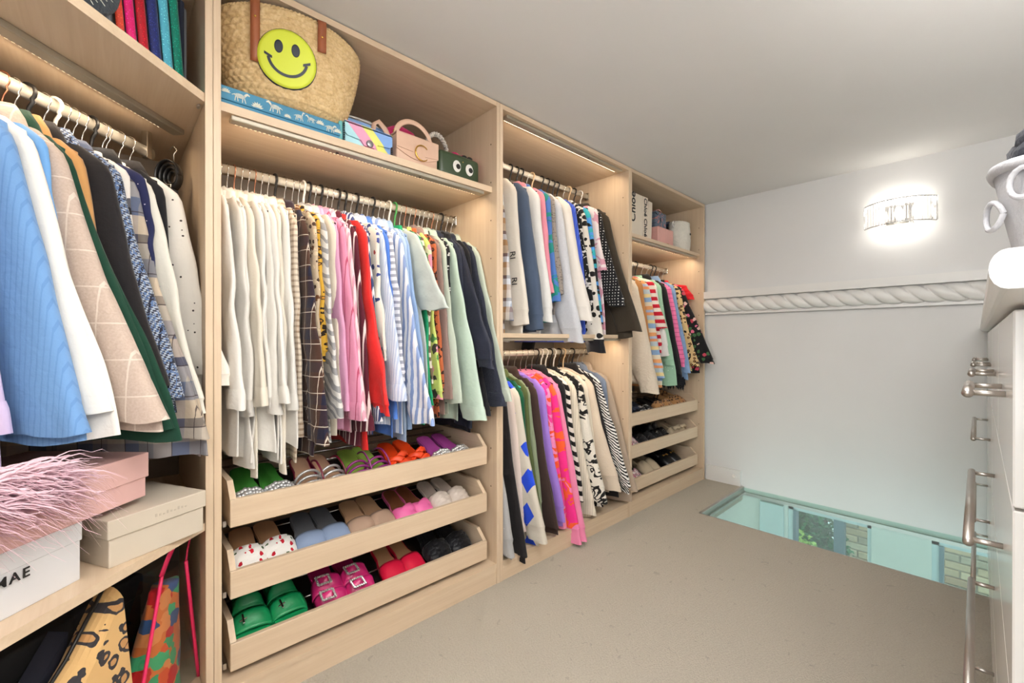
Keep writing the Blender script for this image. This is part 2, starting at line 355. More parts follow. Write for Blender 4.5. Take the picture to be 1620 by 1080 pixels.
struct(MB().box(XB - .02, XR + .02, YW, YW + .1, 0, H).build('wall_far', WALL), 'white painted end wall with rope moulding', 'wall')
struct(MB().box(XB - .1, XB, -2.2, YW + .02, 0, H).build('wall_left', WALL), 'white wall behind the wardrobes', 'wall')
struct(MB().box(XR, XR + .1, -2.2, YW + .02, 0, H).build('wall_right', WALL), 'white wall behind the drawer unit', 'wall')
wb = MB(); wb.box(XB, XR, -2.3, -2.2, 0, .5); wb.box(XB, XR, -2.3, -2.2, 1.9, H); wb.box(XB, -1.3, -2.3, -2.2, .5, 1.9); wb.box(.4, XR, -2.3, -2.2, .5, 1.9)
struct(wb.build('wall_back', WALL), 'white wall with a window opening', 'wall')  # opening is made up, a place for the added fill light
# skirting board with cut end before the glass floor
bb = MB().box(-D + .002, -1.125, YW - .015, YW, 0, .1); bb.box(-D + .002, -1.125, YW - .019, YW, .092, .108)
struct(bb.build('baseboard_far', GLOSSW), 'white skirting board stub beside the glass floor', 'baseboard')
so = thing('cable_outlet', 'small white round cable outlet on the skirting board', 'outlet', (-1.165, YW - .019, .062))
MB().lathe([(.014, 0), (.014, .004), (.011, .006)], n=16, M=Matrix.Rotation(PI / 2, 4, 'X')).build('cover', WHP, so, True)
MB().box(-.005, .005, -.014, -.004, -.006, .004).build('plug', WHP, so)

# rope moulding along the far wall
tr = MB().box(-D + .002, XR, YW - .05, YW, 1.316, 1.366); tr.box(-D + .002, XR, YW - .012, YW, 1.2, 1.322); tr.box(-D + .002, XR, YW - .024, YW, 1.2, 1.212)
trim = struct(tr.build('trim_1', GLOSSW), 'white dado rail with a twisted rope moulding', 'moulding')
NX, NA, RR = 620, 24, .051
R = []
x0, x1 = -D + .002, XR
for i in range(NX + 1):
    x = x0 + (x1 - x0) * i / NX; ring = []
    for k in range(NA + 1):
        a = -PI / 2 + PI * k / NA            # from bottom over the front to the top
        ph = (x + .10 * a / PI * 1.15) / .083
        fq = ph - math.floor(ph); bump = math.sqrt(max(0, 1 - (2 * fq - 1) ** 2))
        r = RR * (.66 + .34 * bump)
        ring.append((x, YW - .012 - r * math.cos(a) * .82, 1.267 + r * math.sin(a)))
    R.append(ring)
MB().rings(R, False, False, False).build('rope', GLOSSW, trim, True)

# glass floor panel with steel edge strips
t = NT('floor_glass'); tb = t.n('ShaderNodeBsdfTransparent'); tb.inputs[0].default_value = C((226, 242, 237)); gl = t.n('ShaderNodeBsdfGlossy', Roughness=.03); gl.inputs[0].default_value = (1, 1, 1, 1)
fz = t.n('ShaderNodeFresnel', IOR=1.45); ge = t.n('ShaderNodeNewGeometry'); mx = t.n('ShaderNodeMixShader')
t.t.links.new(t.math('MULTIPLY', fz.outputs[0], t.math('SUBTRACT', 1.0, ge.outputs['Backfacing'])), mx.inputs[0]); t.t.links.new(tb.outputs[0], mx.inputs[1]); t.t.links.new(gl.outputs[0], mx.inputs[2]); t.t.links.new(mx.outputs[0], t.out.inputs[0])
GLASS = t.m
gp = thing('glass_floor_panel', 'blue-green glass floor panel let into the carpet along the end wall', 'glass panel', (GX0, GY0, 0))
MB().box(.006, XR - GX0, .006, YW - GY0, -.030, -.004).build('pane', GLASS, gp)
MB().box(-.004, .010, 0, YW - GY0, -.034, .004).box(.006, .022, 0, YW - GY0, -.044, -.030).build('edge_strip', STEEL, gp)
MB().box(.006, XR - GX0, 0, .006, -.034, .001).box(.006, XR - GX0, .006, .022, -.044, -.030).build('edge_strip', STEEL, gp)
MB().box(.0, XR - GX0, YW - GY0 - .018, YW - GY0, -.05, -.030).build('support_angle', STEEL, gp)

t = NT('window_glass'); tb = t.n('ShaderNodeBsdfTransparent'); tb.inputs[0].default_value = (.97, .98, .98, 1); gl = t.n('ShaderNodeBsdfGlossy', Roughness=.02); mx = t.n('ShaderNodeMixShader', i0=.04)
t.t.links.new(tb.outputs[0], mx.inputs[1]); t.t.links.new(gl.outputs[0], mx.inputs[2]); t.t.links.new(mx.outputs[0], t.out.inputs[0]); WGLASS = t.m
# the storey below, seen through the glass
PALEB = pm('pale_blue_frame_paint', (206, 222, 226), .5, var=.02); LOWW = pm('lower_white_paint', (222, 226, 222), .8, var=.02); GREYF = pm('grey_frame_paint', (120, 140, 152), .5); LOWF = pm('lower_floor_paint', (214, 206, 190), .6)
LZ = -2.4
lw = MB()
for a, b in ((XB, -.842), (-.42, -.169)): lw.box(a, b, YW, YW + .12, LZ, -.05)
lw.box(XB, XR, YW, YW + .12, -.05, 0); lw.box(-.842, -.42, YW, YW + .12, LZ, -1.5); lw.box(-.169, XR, YW, YW + .12, LZ, -1.5)
struct(lw.build('wall_lower', LOWW), 'pale lower wall seen through the glass floor', 'wall')
struct(MB().box(-1.32, -1.24, 1.0, YW, LZ, -.05).build('wall_lower_side', LOWW), 'pale side wall of the storey below', 'wall')
struct(MB().box(-1.32, XR, .6, YW, LZ - .1, LZ).build('floor_lower', LOWF), 'pale floor of the storey below', 'floor')
for k, (a, b, mull) in enumerate(((-.842, -.42, -.575), (-.169, XR, .2))):
    wn = struct(MB().box(a, a + .028, YW + .02, YW + .09, -1.5, -.05).box(b - .02, b, YW + .02, YW + .09, -1.5, -.05).box(a, b, YW + .02, YW + .09, -.08, -.05).box(a, b, YW + .02, YW + .09, -1.5, -1.46).build('window_%d' % (k + 1), PALEB), 'pale framed lower window, %s' % ('hedge and brick wall behind it' if k == 0 else 'brick wall behind it'), 'window')
    MB().box(a + .028, a + .046, YW + .01, YW + .07, -1.46, -.08).build('inner_frame', GREYF, wn)
    MB().box(mull - .026, mull + .026, YW + .015, YW + .07, -1.46, -.08).build('mullion', GREYF, wn)
    MB().box(a + .046, b - .02, YW + .04, YW + .046, -1.46, -.08).build('pane', WGLASS, wn)
pb = tag(MB().rbox(-1.0, -.86, YW - .03, YW - .004, -1.6, -.06, .004).build('folded_blind', PALEB), 'pale blue panel beside the lower window', 'panel')
# garden wall: bricks one by one, and two bushes
BRM = [pm('brick_%d' % i, c_, .9, var=.12, vs=30, bump=.3, bs=90) for i, c_ in enumerate([(206, 182, 148), (222, 200, 166), (190, 158, 128), (230, 214, 186), (182, 170, 146)])]
MORT = pm('mortar', (214, 206, 190), .95, bump=.3)
bwall = struct(MB().box(-1.12, 1.6, 6.06, 6.2, -2.2, -.45).build('wall_garden', MORT), 'weathered garden brick wall outside the lower window', 'wall')
bme = [MB().rbox(0, .212, -.02, .05, 0, .064, .006, 1).mesh('brick', m_) for m_ in BRM]
for r_ in range(18):
    for q in range(13):
        x = -1.12 + q * .224 - (.112 if r_ % 2 else 0)
        if x < -1.13: continue
        b_ = bpy.data.objects.new('brick', random.choice(bme)); COL.objects.link(b_); b_.parent = bwall
        b_.location = (x, 6.05 + random.uniform(-.006, .006), -1.98 + r_ * .077)
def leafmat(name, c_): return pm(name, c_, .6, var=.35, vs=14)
def bush(label, c_, cx, cy, z0, h, rx, ry, n, ls):
    t_ = thing('garden_bush', label, 'bush', (cx, cy, z0)); st = MB()
    for k in range(5): a = k * 1.26; st.tube([(0, 0, 0), (.3 * rx * math.cos(a), .3 * ry * math.sin(a), h * .4), (.7 * rx * math.cos(a), .7 * ry * math.sin(a), h * .85)], .02, 6)
    st.build('stems', pm('bark', (92, 74, 56), .9), t_)
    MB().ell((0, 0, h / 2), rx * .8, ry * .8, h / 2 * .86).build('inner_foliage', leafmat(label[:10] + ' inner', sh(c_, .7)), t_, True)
    m_ = MB(); rg = random.Random(n)
    for _ in range(n):
        u, v_ = rg.uniform(-1, 1), rg.uniform(0, 2 * PI); rr = math.sqrt(1 - u * u); s_ = rg.uniform(.75, 1.0)
        p = Vector((rx * rr * math.cos(v_) * s_, ry * rr * math.sin(v_) * s_, h / 2 + h / 2 * u * s_))
        Q = Matrix.Translation(p) @ Matrix.Rotation(rg.uniform(0, 6.28), 4, 'Z') @ Matrix.Rotation(rg.uniform(-1, 1), 4, 'X') @ Matrix.Rotation(rg.uniform(-.6, .6), 4, 'Y'); l_ = ls * rg.uniform(.6, 1.2)
        m_.add([Q @ Vector(q) for q in ((0, 0, 0), (l_ * .35, l_ * .5, .01), (0, l_, 0), (-l_ * .35, l_ * .5, .01))], [(0, 1, 2, 3)])
    lv = m_.build('leaves', leafmat(label[:10], c_), t_); lv['kind'] = 'stuff'
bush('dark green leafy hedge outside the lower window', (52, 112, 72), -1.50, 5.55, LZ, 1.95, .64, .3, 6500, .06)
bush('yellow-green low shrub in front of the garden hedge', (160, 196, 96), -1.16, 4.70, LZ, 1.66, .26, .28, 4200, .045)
struct(MB().box(-6, 6, YW + .12, 9, LZ - .1, LZ).build('ground', pm('garden_ground', (150, 150, 132), .95)), 'garden ground outside the lower windows', 'ground')

# wall sconce
sc = thing('wall_sconce', 'lit curved crystal slat wall lamp on the end wall', 'wall lamp', (-.30, YW, 1.65))
MB().rbox(-.05, .05, -.10, 0, -.006, .014, .004).build('chrome_bracket', SIL, sc)
MB().rbox(-.06, .06, -.016, 0, .0, .12, .004).build('back_plate', SIL, sc)
CRY = NT('crystal'); CRY = CRY.fin(C((240, 240, 242)), .08, 0, None, Transmission_Weight=1.0, IOR=1.35)
ns = 24
sl = MB().prism([(-.0045, -.003), (.0045, -.003), (.006, 0), (.0045, .003), (-.0045, .003), (-.006, 0)], lambda u, v, w_: (u, v, w_), 0, .128).mesh('slat', CRY)
for k in range(ns):
    u = -1 + 2 * k / (ns - 1); a = u * 1.02
    o = bpy.data.objects.new('slat', sl); COL.objects.link(o); o.parent = sc
    o.location = (math.sin(a) * .175, -.02 - (math.cos(a) - math.cos(1.02)) * .20, .004); o.rotation_euler = (0, 0, -a * .8)
for z in (.002, .130):
    MB().tube([(math.sin(u) * .175, -.02 - (math.cos(u) - math.cos(1.02)) * .20, z) for u in [(-1.02 + 2.04 * k / 24) for k in range(25)]], .003, 6).build('rim', SIL, sc, True)
BULB = emit('lit_bulb', (255, 244, 226), 7)
for x in (-.07, .0, .07):
    bl = MB().ell((x, -.05, .066), .016, .016, .034).build('bulb', BULB, sc, True)
    l = bpy.data.lights.new('bulb_light', 'POINT'); l.energy = .2; l.color = (1, .95, .87); l.shadow_soft_size = .02
    lo = bpy.data.objects.new('bulb_light', l); COL.objects.link(lo); lo.parent = sc; lo.location = (x, -.052, .145)
    lo2 = lo.copy(); COL.objects.link(lo2); lo2.parent = sc; lo2.location = (x, -.07, -.02)

# two unseen copies of the sconce, added to go with the ceiling fill lights
for lab, loc_, rz_ in (('crystal slat wall lamp on the wall behind the drawer unit end', (XR, -.6, 1.65), -PI / 2), ('crystal slat wall lamp on the wall above the drawers', (XR, .95, 1.65), -PI / 2)):
    s2 = copy_tree(sc); s2['label'] = lab; s2.location = loc_; s2.rotation_euler = (0, 0, rz_)
for y, e_ in ((-.6, 13), (.95, 27)): area('sconce_uplight', (.42, y, 1.62), (PI, math.radians(22), 0), .25, .4, e_, (1, .97, .94))  # added uplights, out of view, that brighten the ceiling
# unseen panel added to go with the overhead fill light
clp = thing('ceiling_lamp', 'square white ceiling panel lamp above the carpet', 'ceiling lamp', (-.08, .55, H))
MB().rbox(-.43, .43, -.43, .43, -.014, 0, .004).build('frame', WHP, clp)

# ------------------------------------------------------------------ wardrobes
J = [.205, 1.205, 2.205, 3.205]
PT = .018
DEP = .57
LEDM = emit('led_strip', (255, 226, 186), 9)
PROF = pm('aluminium_profile', (176, 168, 152), .45, .6, .03)
def shelf_board(mb, y0, y1, z0, z1, xf=-D - .03): return mb.box(-D - DEP, xf, y0, y1, z0, z1)
def led(parent, y0, y1, z, xc):
    MB().rbox(xc - .016, xc + .016, y0, y1, z - .014, z, .003).build('led_profile', PROF, parent)
    m_ = MB(); n_ = int((y1 - y0 - .03) / .012)
    for k in range(n_): y = y0 + .015 + k * .012; m_.box(xc - .0195, xc - .0165, y, y + .006, z - .0115, z - .0095)
    s_ = m_.build('led_strip', LEDM, parent); s_['kind'] = 'stuff'
    for y in (y0 + (y1 - y0) * .33, y0 + (y1 - y0) * .67): MB().box(xc - .003, xc + .003, y - .004, y + .004, z - .0155, z - .013).build('screw', BLK, parent)
    a = area('led_light', (xc - .022, (y0 + y1) / 2, z - .012), (0, math.radians(28), 0), .01, y1 - y0 - .04, 1.5, (1, .80, .58))
    a.parent = parent
def rail(parent, y0, y1, z, x=-1.656):
    m_ = MB(); n = 12
    R = [[(x + .0075 * math.cos(2 * PI * k / n), y, z + .015 * math.sin(2 * PI * k / n)) for k in range(n)] for y in (y0, y1)]
    m_.rings(R).build('hanging_rail', pm('satin_rail', (204, 198, 186), .4, .25, .02), parent, True)
    for y, s in ((y0, 1), (y1, -1)): MB().rbox(x - .014, x + .014, min(y, y + s * .01), max(y, y + s * .01), z - .022, z + .022, .003).build('rail_socket', SIL, parent)
def holes(parent, y, zs, s=-1):
    m_ = MB()
    for z in zs:
        for x in (-D - .037, -D - .49): m_.box(x - .0025, x + .0025, y, y + s * .0006, z - .0025, z + .0025)
    o = m_.build('shelf_pin_holes', pm('hole_dark', (86, 60, 40), .9), parent); o['kind'] = 'stuff'
def tray(parent, y0, y1, z):
    xf = -D - .03; hf = .076
    fr_ = MB().rbox(xf - .016, xf, y0, y1, z, z + hf, .0015, 1).build('shoe_tray', W_H, parent)
    prof = [(-.016, 0), (-.5, 0), (-.5, .118), (-.051, .118), (-.006, hf), (-.004, hf), (-.004, 0)]
    for ys in (y0, y1 - .016):
        MB().prism(prof, lambda u, v, w_: (xf + u, ys + w_, z + v), 0.0004, .0156).build('tray_side', W_X, fr_)
    MB().box(xf - .5, xf - .484, y0 + .016, y1 - .016, z, z + .10).build('tray_back', W_H, fr_)
    for x, dz in ((-.06, .016), (-.15, .046), (-.24, .077), (-.30, .096), (-.4, .10)):
        MB().tube([(xf + x, y0 + .016, z + dz), (xf + x, y1 - .016, z + dz)], .004, 8).build('chrome_bar', SIL, fr_, True)
    for ys in (y0 - .012, y1 + .004): MB().box(xf - .48, xf - .03, ys, ys + .008, z - .004, z + .012).build('runner', STEEL, fr_)
    MB().box(xf - .48, xf - .02, y0 + .016, y1 - .016, z + .001, z + .005).build('tray_floor', pm('dark_tray_floor', (74, 62, 56), .8), fr_)
def unit(name, label, ya, yb):
    u = thing(name, label, 'wardrobe', (0, 0, 0))
    for y in (ya, yb - PT): MB().rbox(-D - DEP, -D, y + .0004, y + PT - .0004, 0, H - .004, .001, 1).build('side_panel', W_V, u)
    MB().box(-D - DEP, -D - .001, ya + PT, yb - PT, H - .024, H - .004).build('top_panel', W_H, u)
    MB().box(-D - DEP - .006, -D - DEP, ya, yb, 0, H - .004).build('back_panel', W_BACK, u)
    MB().box(-D - DEP, -D - .001, ya + PT, yb - PT, .066, .084).build('base_shelf', W_H, u)
    MB().box(-D - .02, -D - .004, ya + PT, yb - PT, 0, .066).build('plinth', W_H, u)
    holes(u, yb - PT, [.4 + .16 * k for k in range(10)])
    return u
u1 = unit('wardrobe', 'birch wardrobe section with a straw basket bag on its upper shelf', J[0], J[1])
u2 = unit('wardrobe', 'birch wardrobe section with two hanging rails one above the other', J[1], J[2])
u3 = unit('wardrobe', 'birch wardrobe section against the end wall', J[2], J[3])
SH1 = 1.660
shelf_board(MB(), J[0] + PT, J[1] - PT, SH1 - .024, SH1).build('shelf', W_H, u1); led(u1, .252, 1.150, SH1 - .024, -1.418)
rail(u1, J[0] + PT, J[1] - PT, 1.567)
TZ = [.104, .303, .500]
for z in TZ: tray(u1, .247, 1.160, z)
led(u2, 1.262, 2.150, H - .024, -1.40); rail(u2, J[1] + PT, J[2] - PT, 1.905)
shelf_board(MB(), J[1] + PT, J[2] - PT, 1.026, 1.046).build('shelf', W_H, u2); led(u2, 1.245, 2.165, 1.026, -1.42); rail(u2, J[1] + PT, J[2] - PT, .948)
SH3 = 1.650
shelf_board(MB(), J[2] + PT, J[3] - PT, SH3 - .02, SH3).build('shelf', W_H, u3); led(u3, 2.25, 3.165, SH3 - .02, -1.422); rail(u3, J[2] + PT, J[3] - PT, 1.552)
for z in (.112, .313, .506): tray(u3, 2.25, 3.155, z)

# corner unit with a diagonal front
A0 = Vector((-1.371, .187, 0)); DR = Vector((.70711, -.70711, 0)); NN = Vector((-.70711, -.70711, 0))
def P0(s, off, z=0): return A0 + DR * s + NN * off + Vector((0, 0, z))
u0 = thing('corner_wardrobe', 'birch corner wardrobe with a diagonal front, full of jackets and boxes', 'wardrobe')
MB().rbox(-D - DEP, -D, .187 + .0004, .205 - .0004, 0, H - .004, .001, 1).build('side_panel', W_V, u0)
L0 = .78; E0 = P0(L0, 0)
back_y = E0.y - .57
MB().rbox(E0.x, E0.x + .018, back_y, E0.y + .004, 0, H - .004, .001, 1).build('side_panel', W_V, u0)
MB().box(XB + .006, XB + .012, back_y, .187, 0, H - .004).build('back_panel', W_BACK, u0)
MB().box(XB + .012, E0.x + .018, back_y - .006, back_y, 0, H - .004).build('back_panel', W_BACK, u0)
poly = [(A0.x, A0.y), (E0.x, E0.y), (E0.x, back_y), (XB + .012, back_y), (XB + .012, .187)]
W_DIAG = wood('birch_diagonal', 0)
for z0, z1, nm in ((1.633, 1.656, 'shelf'), (.520, .540, 'shelf'), (.066, .084, 'base_shelf'), (H - .024, H - .004, 'top_panel')):
    zprism(poly, z0, z1).build(nm, W_DIAG, u0)
MB().prism([(0, 0), (L0, 0), (L0, .016), (0, .016)], lambda u, v, w_: tuple(P0(u, v + .02, w_)), 0, .066).build('plinth', W_DIAG, u0)
# LED profile and rail run parallel to the diagonal front
M0 = Matrix.Translation(P0(0, 0)) @ Matrix.Rotation(-PI / 4, 4, 'Z')      # local x along DR, local y along -NN (out to the room)
MB().rbox(-.145, .72, -.205, -.170, -.016, 0, .003).build('led_profile', PROF, u0, M=M0 @ Matrix.Translation((0, 0, 1.633)))
m_ = MB()
for k in range(66): m_.box(-.10 + k * .012, -.10 + k * .012 + .006, -.209, -.206, -.0125, -.0105)
o = m_.build('led_strip', LEDM, u0, M=M0 @ Matrix.Translation((0, 0, 1.633))); o['kind'] = 'stuff'
MB().box(.31, .313, -.19, -.186, -.0175, -.015).box(.323, .326, -.19, -.186, -.0175, -.015).build('screw', BLK, u0, M=M0 @ Matrix.Translation((0, 0, 1.633)))
a_ = area('led_light', P0(.3, .212, 1.620), (math.radians(-28), 0, -PI / 4), .8, .01, 1.5, (1, .80, .58)); a_.parent = u0
RZ0 = 1.573
Rm = [[M0 @ Vector((x, -.29 + .0085 * math.cos(2 * PI * k / 14), RZ0 + .016 * math.sin(2 * PI * k / 14))) for k in range(14)] for x in (-.17, .74)]
MB().rings(Rm).build('hanging_rail', _pm['satin_rail'], u0, True)
for x in (-.15, .70): MB().rbox(x - .008, x + .008, -.30, -.28, RZ0 - .02, 1.633, .002).build('rail_bracket', SIL, u0, M=M0)
MB().ell((0, 0, 0), .012, .005, .004).build('shelf_clip', STEEL, u0, True, Matrix.Translation((-1.40, .178, 1.629)))

# ------------------------------------------------------------------ hangers
def hook_pts(zn=-.097, r=.019):
    pts = [(0, 0, zn), (0, 0, zn + .03), (.003, 0, -.045), (.006, 0, -.034), (.014, 0, -.022)]
    for k in range(11): a = -.9 + (PI + 1.15) * k / 10; pts.append((r * math.cos(a) * 1.0, 0, .0 + r * math.sin(a)))
    return pts
HANG = {}
def hanger(kind, label, group, loc, rz, tip):
    key = kind
    if key not in HANG:
        hk, am, rh, ra = {'silver': (SIL, VELV, .0016, .005), 'copper': (COPPER, VELV, .0016, .005), 'black': (BLK, BLK, .0042, .006), 'white': (WHP, WHP, .004, .006), 'teal': (SIL, TEAL, .0018, .006), 'blue': (BLUP, BLUP, .004, .006), 'green': (GRNP, GRNP, .004, .006), 'beige': (BEIW, BEIW, .0042, .006)}[kind]
        h = MB().tube(hook_pts(), rh, 7).mesh('hook', hk, True)
        b = MB(); pts = [(-.17 + .34 * k / 14, 0, -.112 - .045 * abs(-1 + 2 * k / 14) ** 1.25) for k in range(15)]
        b.tube(pts, .0028, 8, True, ra * .7); b.tube([(-.165, 0, -.158), (-.1, 0, -.164), (.1, 0, -.164), (.165, 0, -.158)], .0025, 6)
        HANG[key] = (h, b.mesh('shoulder_bar', am, True), MB().lathe([(.004, -.108), (.007, -.102), (.006, -.094), (.004, -.09)], n=10).mesh('collar_cap', am, True))
    t_ = thing('clothes_hanger', label, 'hanger', loc, (0, 0, rz), group)
    k = min(1, tip / .185)
    for me, nm in zip(HANG[key], ('hook', 'shoulder_bar', 'collar_cap')):
        o = bpy.data.objects.new(nm, me); COL.objects.link(o); o.parent = t_
        if nm == 'shoulder_bar': o.scale = (k, 1, 1)
    return t_

# ------------------------------------------------------------------ garments: local x out to the room, y along the rail, z up from the rail
def lerp(a, b, t): return a + (b - a) * t
def sst(a, b, x):
    t = min(1, max(0, (x - a) / (b - a))); return t * t * (3 - 2 * t)
KIND = {   # body thickness factor, fold size, sleeve width, cuff width, collar, cuff length, hem band, shoulder slope
    'shirt': (1.0, .0085, .165, .12, 'shirt', .055, 0, .05), 'blouse': (1.0, .0115, .18, .095, 'band', .035, 0, .05),
    'jacket': (1.25, .003, .17, .145, 'lapel', 0, 0, .045), 'sweater': (1.25, .005, .17, .115, 'round', .07, .06, .06),
    'tee': (.9, .006, .17, .19, 'round', 0, 0, .05), 'knit': (1.5, .006, .18, .12, 'round', .08, .07, .06), 'top': (1.0, .008, 0, 0, 'band', 0, 0, .05)}
def garment(i, kind, mat, label, cat, loc, rz, L, sl, tip=.185, wend=.30, hem=.20, th=.012, group=None, name=None, tail=0, cuffmat=None, nosleeve=False, low=None, lean=0):
    rg = random.Random(i * 31 + 5); kt, fold, sw, cw, coll, cl, hb, slope = KIND[kind]
    t_ = thing(name or cat.replace(' ', '_'), label, cat, loc, (0, lean, rz), group)
    m = MAT[mat]; cm = MAT[cuffmat] if cuffmat else m
    zn = -.100; zs = zn - slope; th *= kt
    p1, p2, p3, p4 = [rg.uniform(0, 6.28) for _ in range(4)]; k1 = rg.uniform(26, 40); k2 = rg.uniform(55, 80)
    has_s = sl is not None and sw > 0
    btip = tip * (.93 if has_s else 1)
    def wid(z, front):
        if z > zs:
            u = (zn - z) / slope; return .05 + (btip - .05) * min(1, u) ** .85
        v = (zs - z) / (L + zs); e = hem if front else min(.24, hem * .95)
        return lerp(btip, e, sst(0, 1, v) * .5 + v * .5)
    def fo(x, z):
        a = fold * (.12 + 1.0 * sst(zs, -L, z) if True else 1)
        a = fold * (.12 + .95 * min(1, max(0, (zs - z) / (L + zs))) ** .7)
        wr = noise.noise(Vector((x * 20 + p1, z * 2.2, p2))) * 1.3 + noise.noise(Vector((x * 44, z * 9 + p3, p1))) * .5
        return a * (wr + .7 * math.sin(x * k1 + p1 + z * 2.2) + .5 * math.sin(x * k2 + p2 - z * 3) + .5 * math.sin(z * 17 + x * 9 + p3) * .4)
    n = 44
    def ring(z, grow=0, zz=None):
        wf, wbk = wid(z, True) + grow, wid(z, False) + grow; tt = th * (.55 + .45 * sst(zn, zs - .1, z)) + grow
        r = []
        for k in range(n):
            a = 2 * PI * k / n; c_, s_ = math.cos(a), math.sin(a)
            x = (wf if c_ > 0 else wbk) * math.copysign(abs(c_) ** .85, c_); y = tt * math.copysign(abs(s_) ** .6, s_) * (1 - .25 * abs(c_) ** 3) + fo(x, z)
            dz = 0
            if zz is not None: dz = zz * (math.cos(x * 11) - .6) * .5 + .006 * math.sin(x * 30 + p4)
            r.append((x, y, z + dz))
        return r
    zb = -L + (hb if hb else 0)
    rows = [zn - slope * q for q in (0, .12, .3, .5, .75, 1)] + [lerp(zs, zb, (q / 22)) for q in range(1, 23)]
    R = [ring(z, 0, tail * sst(zb + .2, zb, z) if tail else (None if q < len(rows) - 3 else .008)) for q, z in enumerate(rows)]
    body = MB().rings(R, True, False).build('body', m, t_, True)
    if hb:
        MB().rings([ring(lerp(zb, -L, q / 4), (-.004 if q else .002) - .006 * (q / 4)) for q in range(5)], False, False).build('hem_band', cm, t_, True)
    # collar
    if coll == 'shirt':
        c_ = MB(); Rr = []
        for rr, zz in ((.046, 0), (.05, .03), (.053, .036), (.064, .024), (.074, -.004)): Rr.append([(rr * math.cos(2 * PI * k / 20), rr * .34 * math.sin(2 * PI * k / 20), zn + zz - (.010 if k < 3 or k > 17 else 0)) for k in range(20)])
        c_.rings(Rr, False, False).build('collar', m, t_, True)
    elif coll == 'band':
        MB().rings([[(rr * math.cos(2 * PI * k / 20), rr * .34 * math.sin(2 * PI * k / 20), zn + zz) for k in range(20)] for rr, zz in ((.054, -.006), (.05, .016), (.046, .018))], False, False).build('collar', m, t_, True)
    elif coll == 'round':
        MB().tube([(.06 * math.cos(2 * PI * k / 20), .018 * math.sin(2 * PI * k / 20), zn + .002 - .012 * max(0, math.cos(2 * PI * k / 20))) for k in range(21)], .008, 8, False).build('neck_rib', cm, t_, True)
    else:
        c_ = MB(); Rr = []
        for rr, zz in ((.046, .004), (.05, .03), (.058, .034), (.075, .008), (.085, -.018)): Rr.append([(rr * math.cos(2 * PI * k / 20), rr * .30 * math.sin(2 * PI * k / 20), zn + zz) for k in range(20)])
        c_.rings(Rr, False, False).build('collar', m, t_, True)
    if has_s and not nosleeve:
        z0 = zn - slope * .45; z1 = -sl; ns = 26; m2 = 20
        def sring(u, grow=0):
            z = lerp(z0, z1, u); cap = sst(-.12, .13, u)
            xo = tip * (.62 + .38 * sst(-.05, .10, u)) + (wend - tip) * (u ** 1.15) + .004 * math.sin(u * 7 + p2)
            wd = sw * cap * (1 + .10 * math.sin(u * PI)); wd = lerp(wd, cw, sst(.55, 1, u)) if u > .1 else wd
            if kind == 'blouse': wd *= 1 + .22 * math.exp(-((u - .8) / .13) ** 2)
            a_ = wd / 2 + grow; b_ = (th * .95 + .002) * (.55 + .45 * cap) + grow; cx = xo - wd / 2; r = []
            for k in range(m2):
                an = 2 * PI * k / m2; c_, s_ = math.cos(an), math.sin(an)
                x = cx + a_ * math.copysign(abs(c_) ** .85, c_)
                y = -.35 * th + b_ * math.copysign(abs(s_) ** .65, s_) + fold * .65 * ((noise.noise(Vector((x * 34 + p2, u * 2.2, p3))) * 1.6 + .6 * math.sin((x - cx) * 60 + p3 + u * 4)) * (.3 + u) + .5 * math.sin(u * 24 + p1 + c_ * 2) * math.exp(-((u - .5) / .25) ** 2))
                r.append((x, y, z + (.004 * math.sin(x * 50 + p4) if u > .97 else 0)))
            return r
        ue = 1 - (cl / (z0 - z1) if cl else 0)
        sm = MB().rings([sring(ue * q / ns) for q in range(ns + 1)], False, False).mesh('sleeve', m, True)
        cfm = None
        if cl:
            g = .003 if kind == 'shirt' else (-.004)
            cfm = MB().rings([sring(lerp(ue, 1, q / 4), g if q else .001) for q in range(5)], False, False).mesh('cuff', cm, True)
        for sd in (0, 1):
            o = bpy.data.objects.new('sleeve', sm); COL.objects.link(o); o.parent = t_
            if sd: o.rotation_euler = (0, 0, PI); o.scale = (min(1, .26 / wend), 1, 1)
            if cfm:
                o2 = bpy.data.objects.new('cuff', cfm); COL.objects.link(o2); o2.parent = o
    if kind == 'shirt':
        b_ = MB()
        for k in range(5): b_.ell((wid(-.19 - k * .09, True) * .35, -th - .004 + fo(.06, -.19 - k * .09), -.19 - k * .09), .005, .0015, .005, 8, 4)
        b_.build('buttons', WHP, t_, True)
    return t_

GI = [0]
def hang_row(rows, X, Z, rz0, hgroup, hlabel, th, yaw0=0, suffix='', **dflt):
    """rows: (position, kind, material, L, sleeve, wend, hanger kind, label, category, extra)"""
    for r in rows:
        pos, kind, mat, L, sl, wend, hk, label, cat = r[:9]; ex = dict(dflt); ex.update(r[9] if len(r) > 9 else {})
        GI[0] += 1; i = GI[0]; rg = random.Random(i)
        loc = X(pos) + Vector((0, 0, Z)); jit = rg.uniform(-.05, .05) + ex.pop('yaw', yaw0)
        if len(label.split()) < 5: label += suffix
        garment(i, kind, mat, label, cat, loc, rz0 + jit, L, sl, wend=wend, th=ex.pop('th', th), **ex)
        hanger(hk, hlabel % {'silver': 'thin silver wire hook', 'copper': 'copper wire hook', 'black': 'black plastic', 'white': 'white plastic', 'teal': 'teal plastic', 'blue': 'blue plastic', 'green': 'green plastic', 'beige': 'pale wooden'}[hk] + ' holding the ' + ' '.join(label.split()[:7]), hgroup + ', ' + hk, loc, rz0 + jit, ex.get('tip', .185))
XRAIL = lambda y: Vector((-1.656, y, 0))
WS = 'white long-sleeved shirt in the block of white shirts'
rows = []
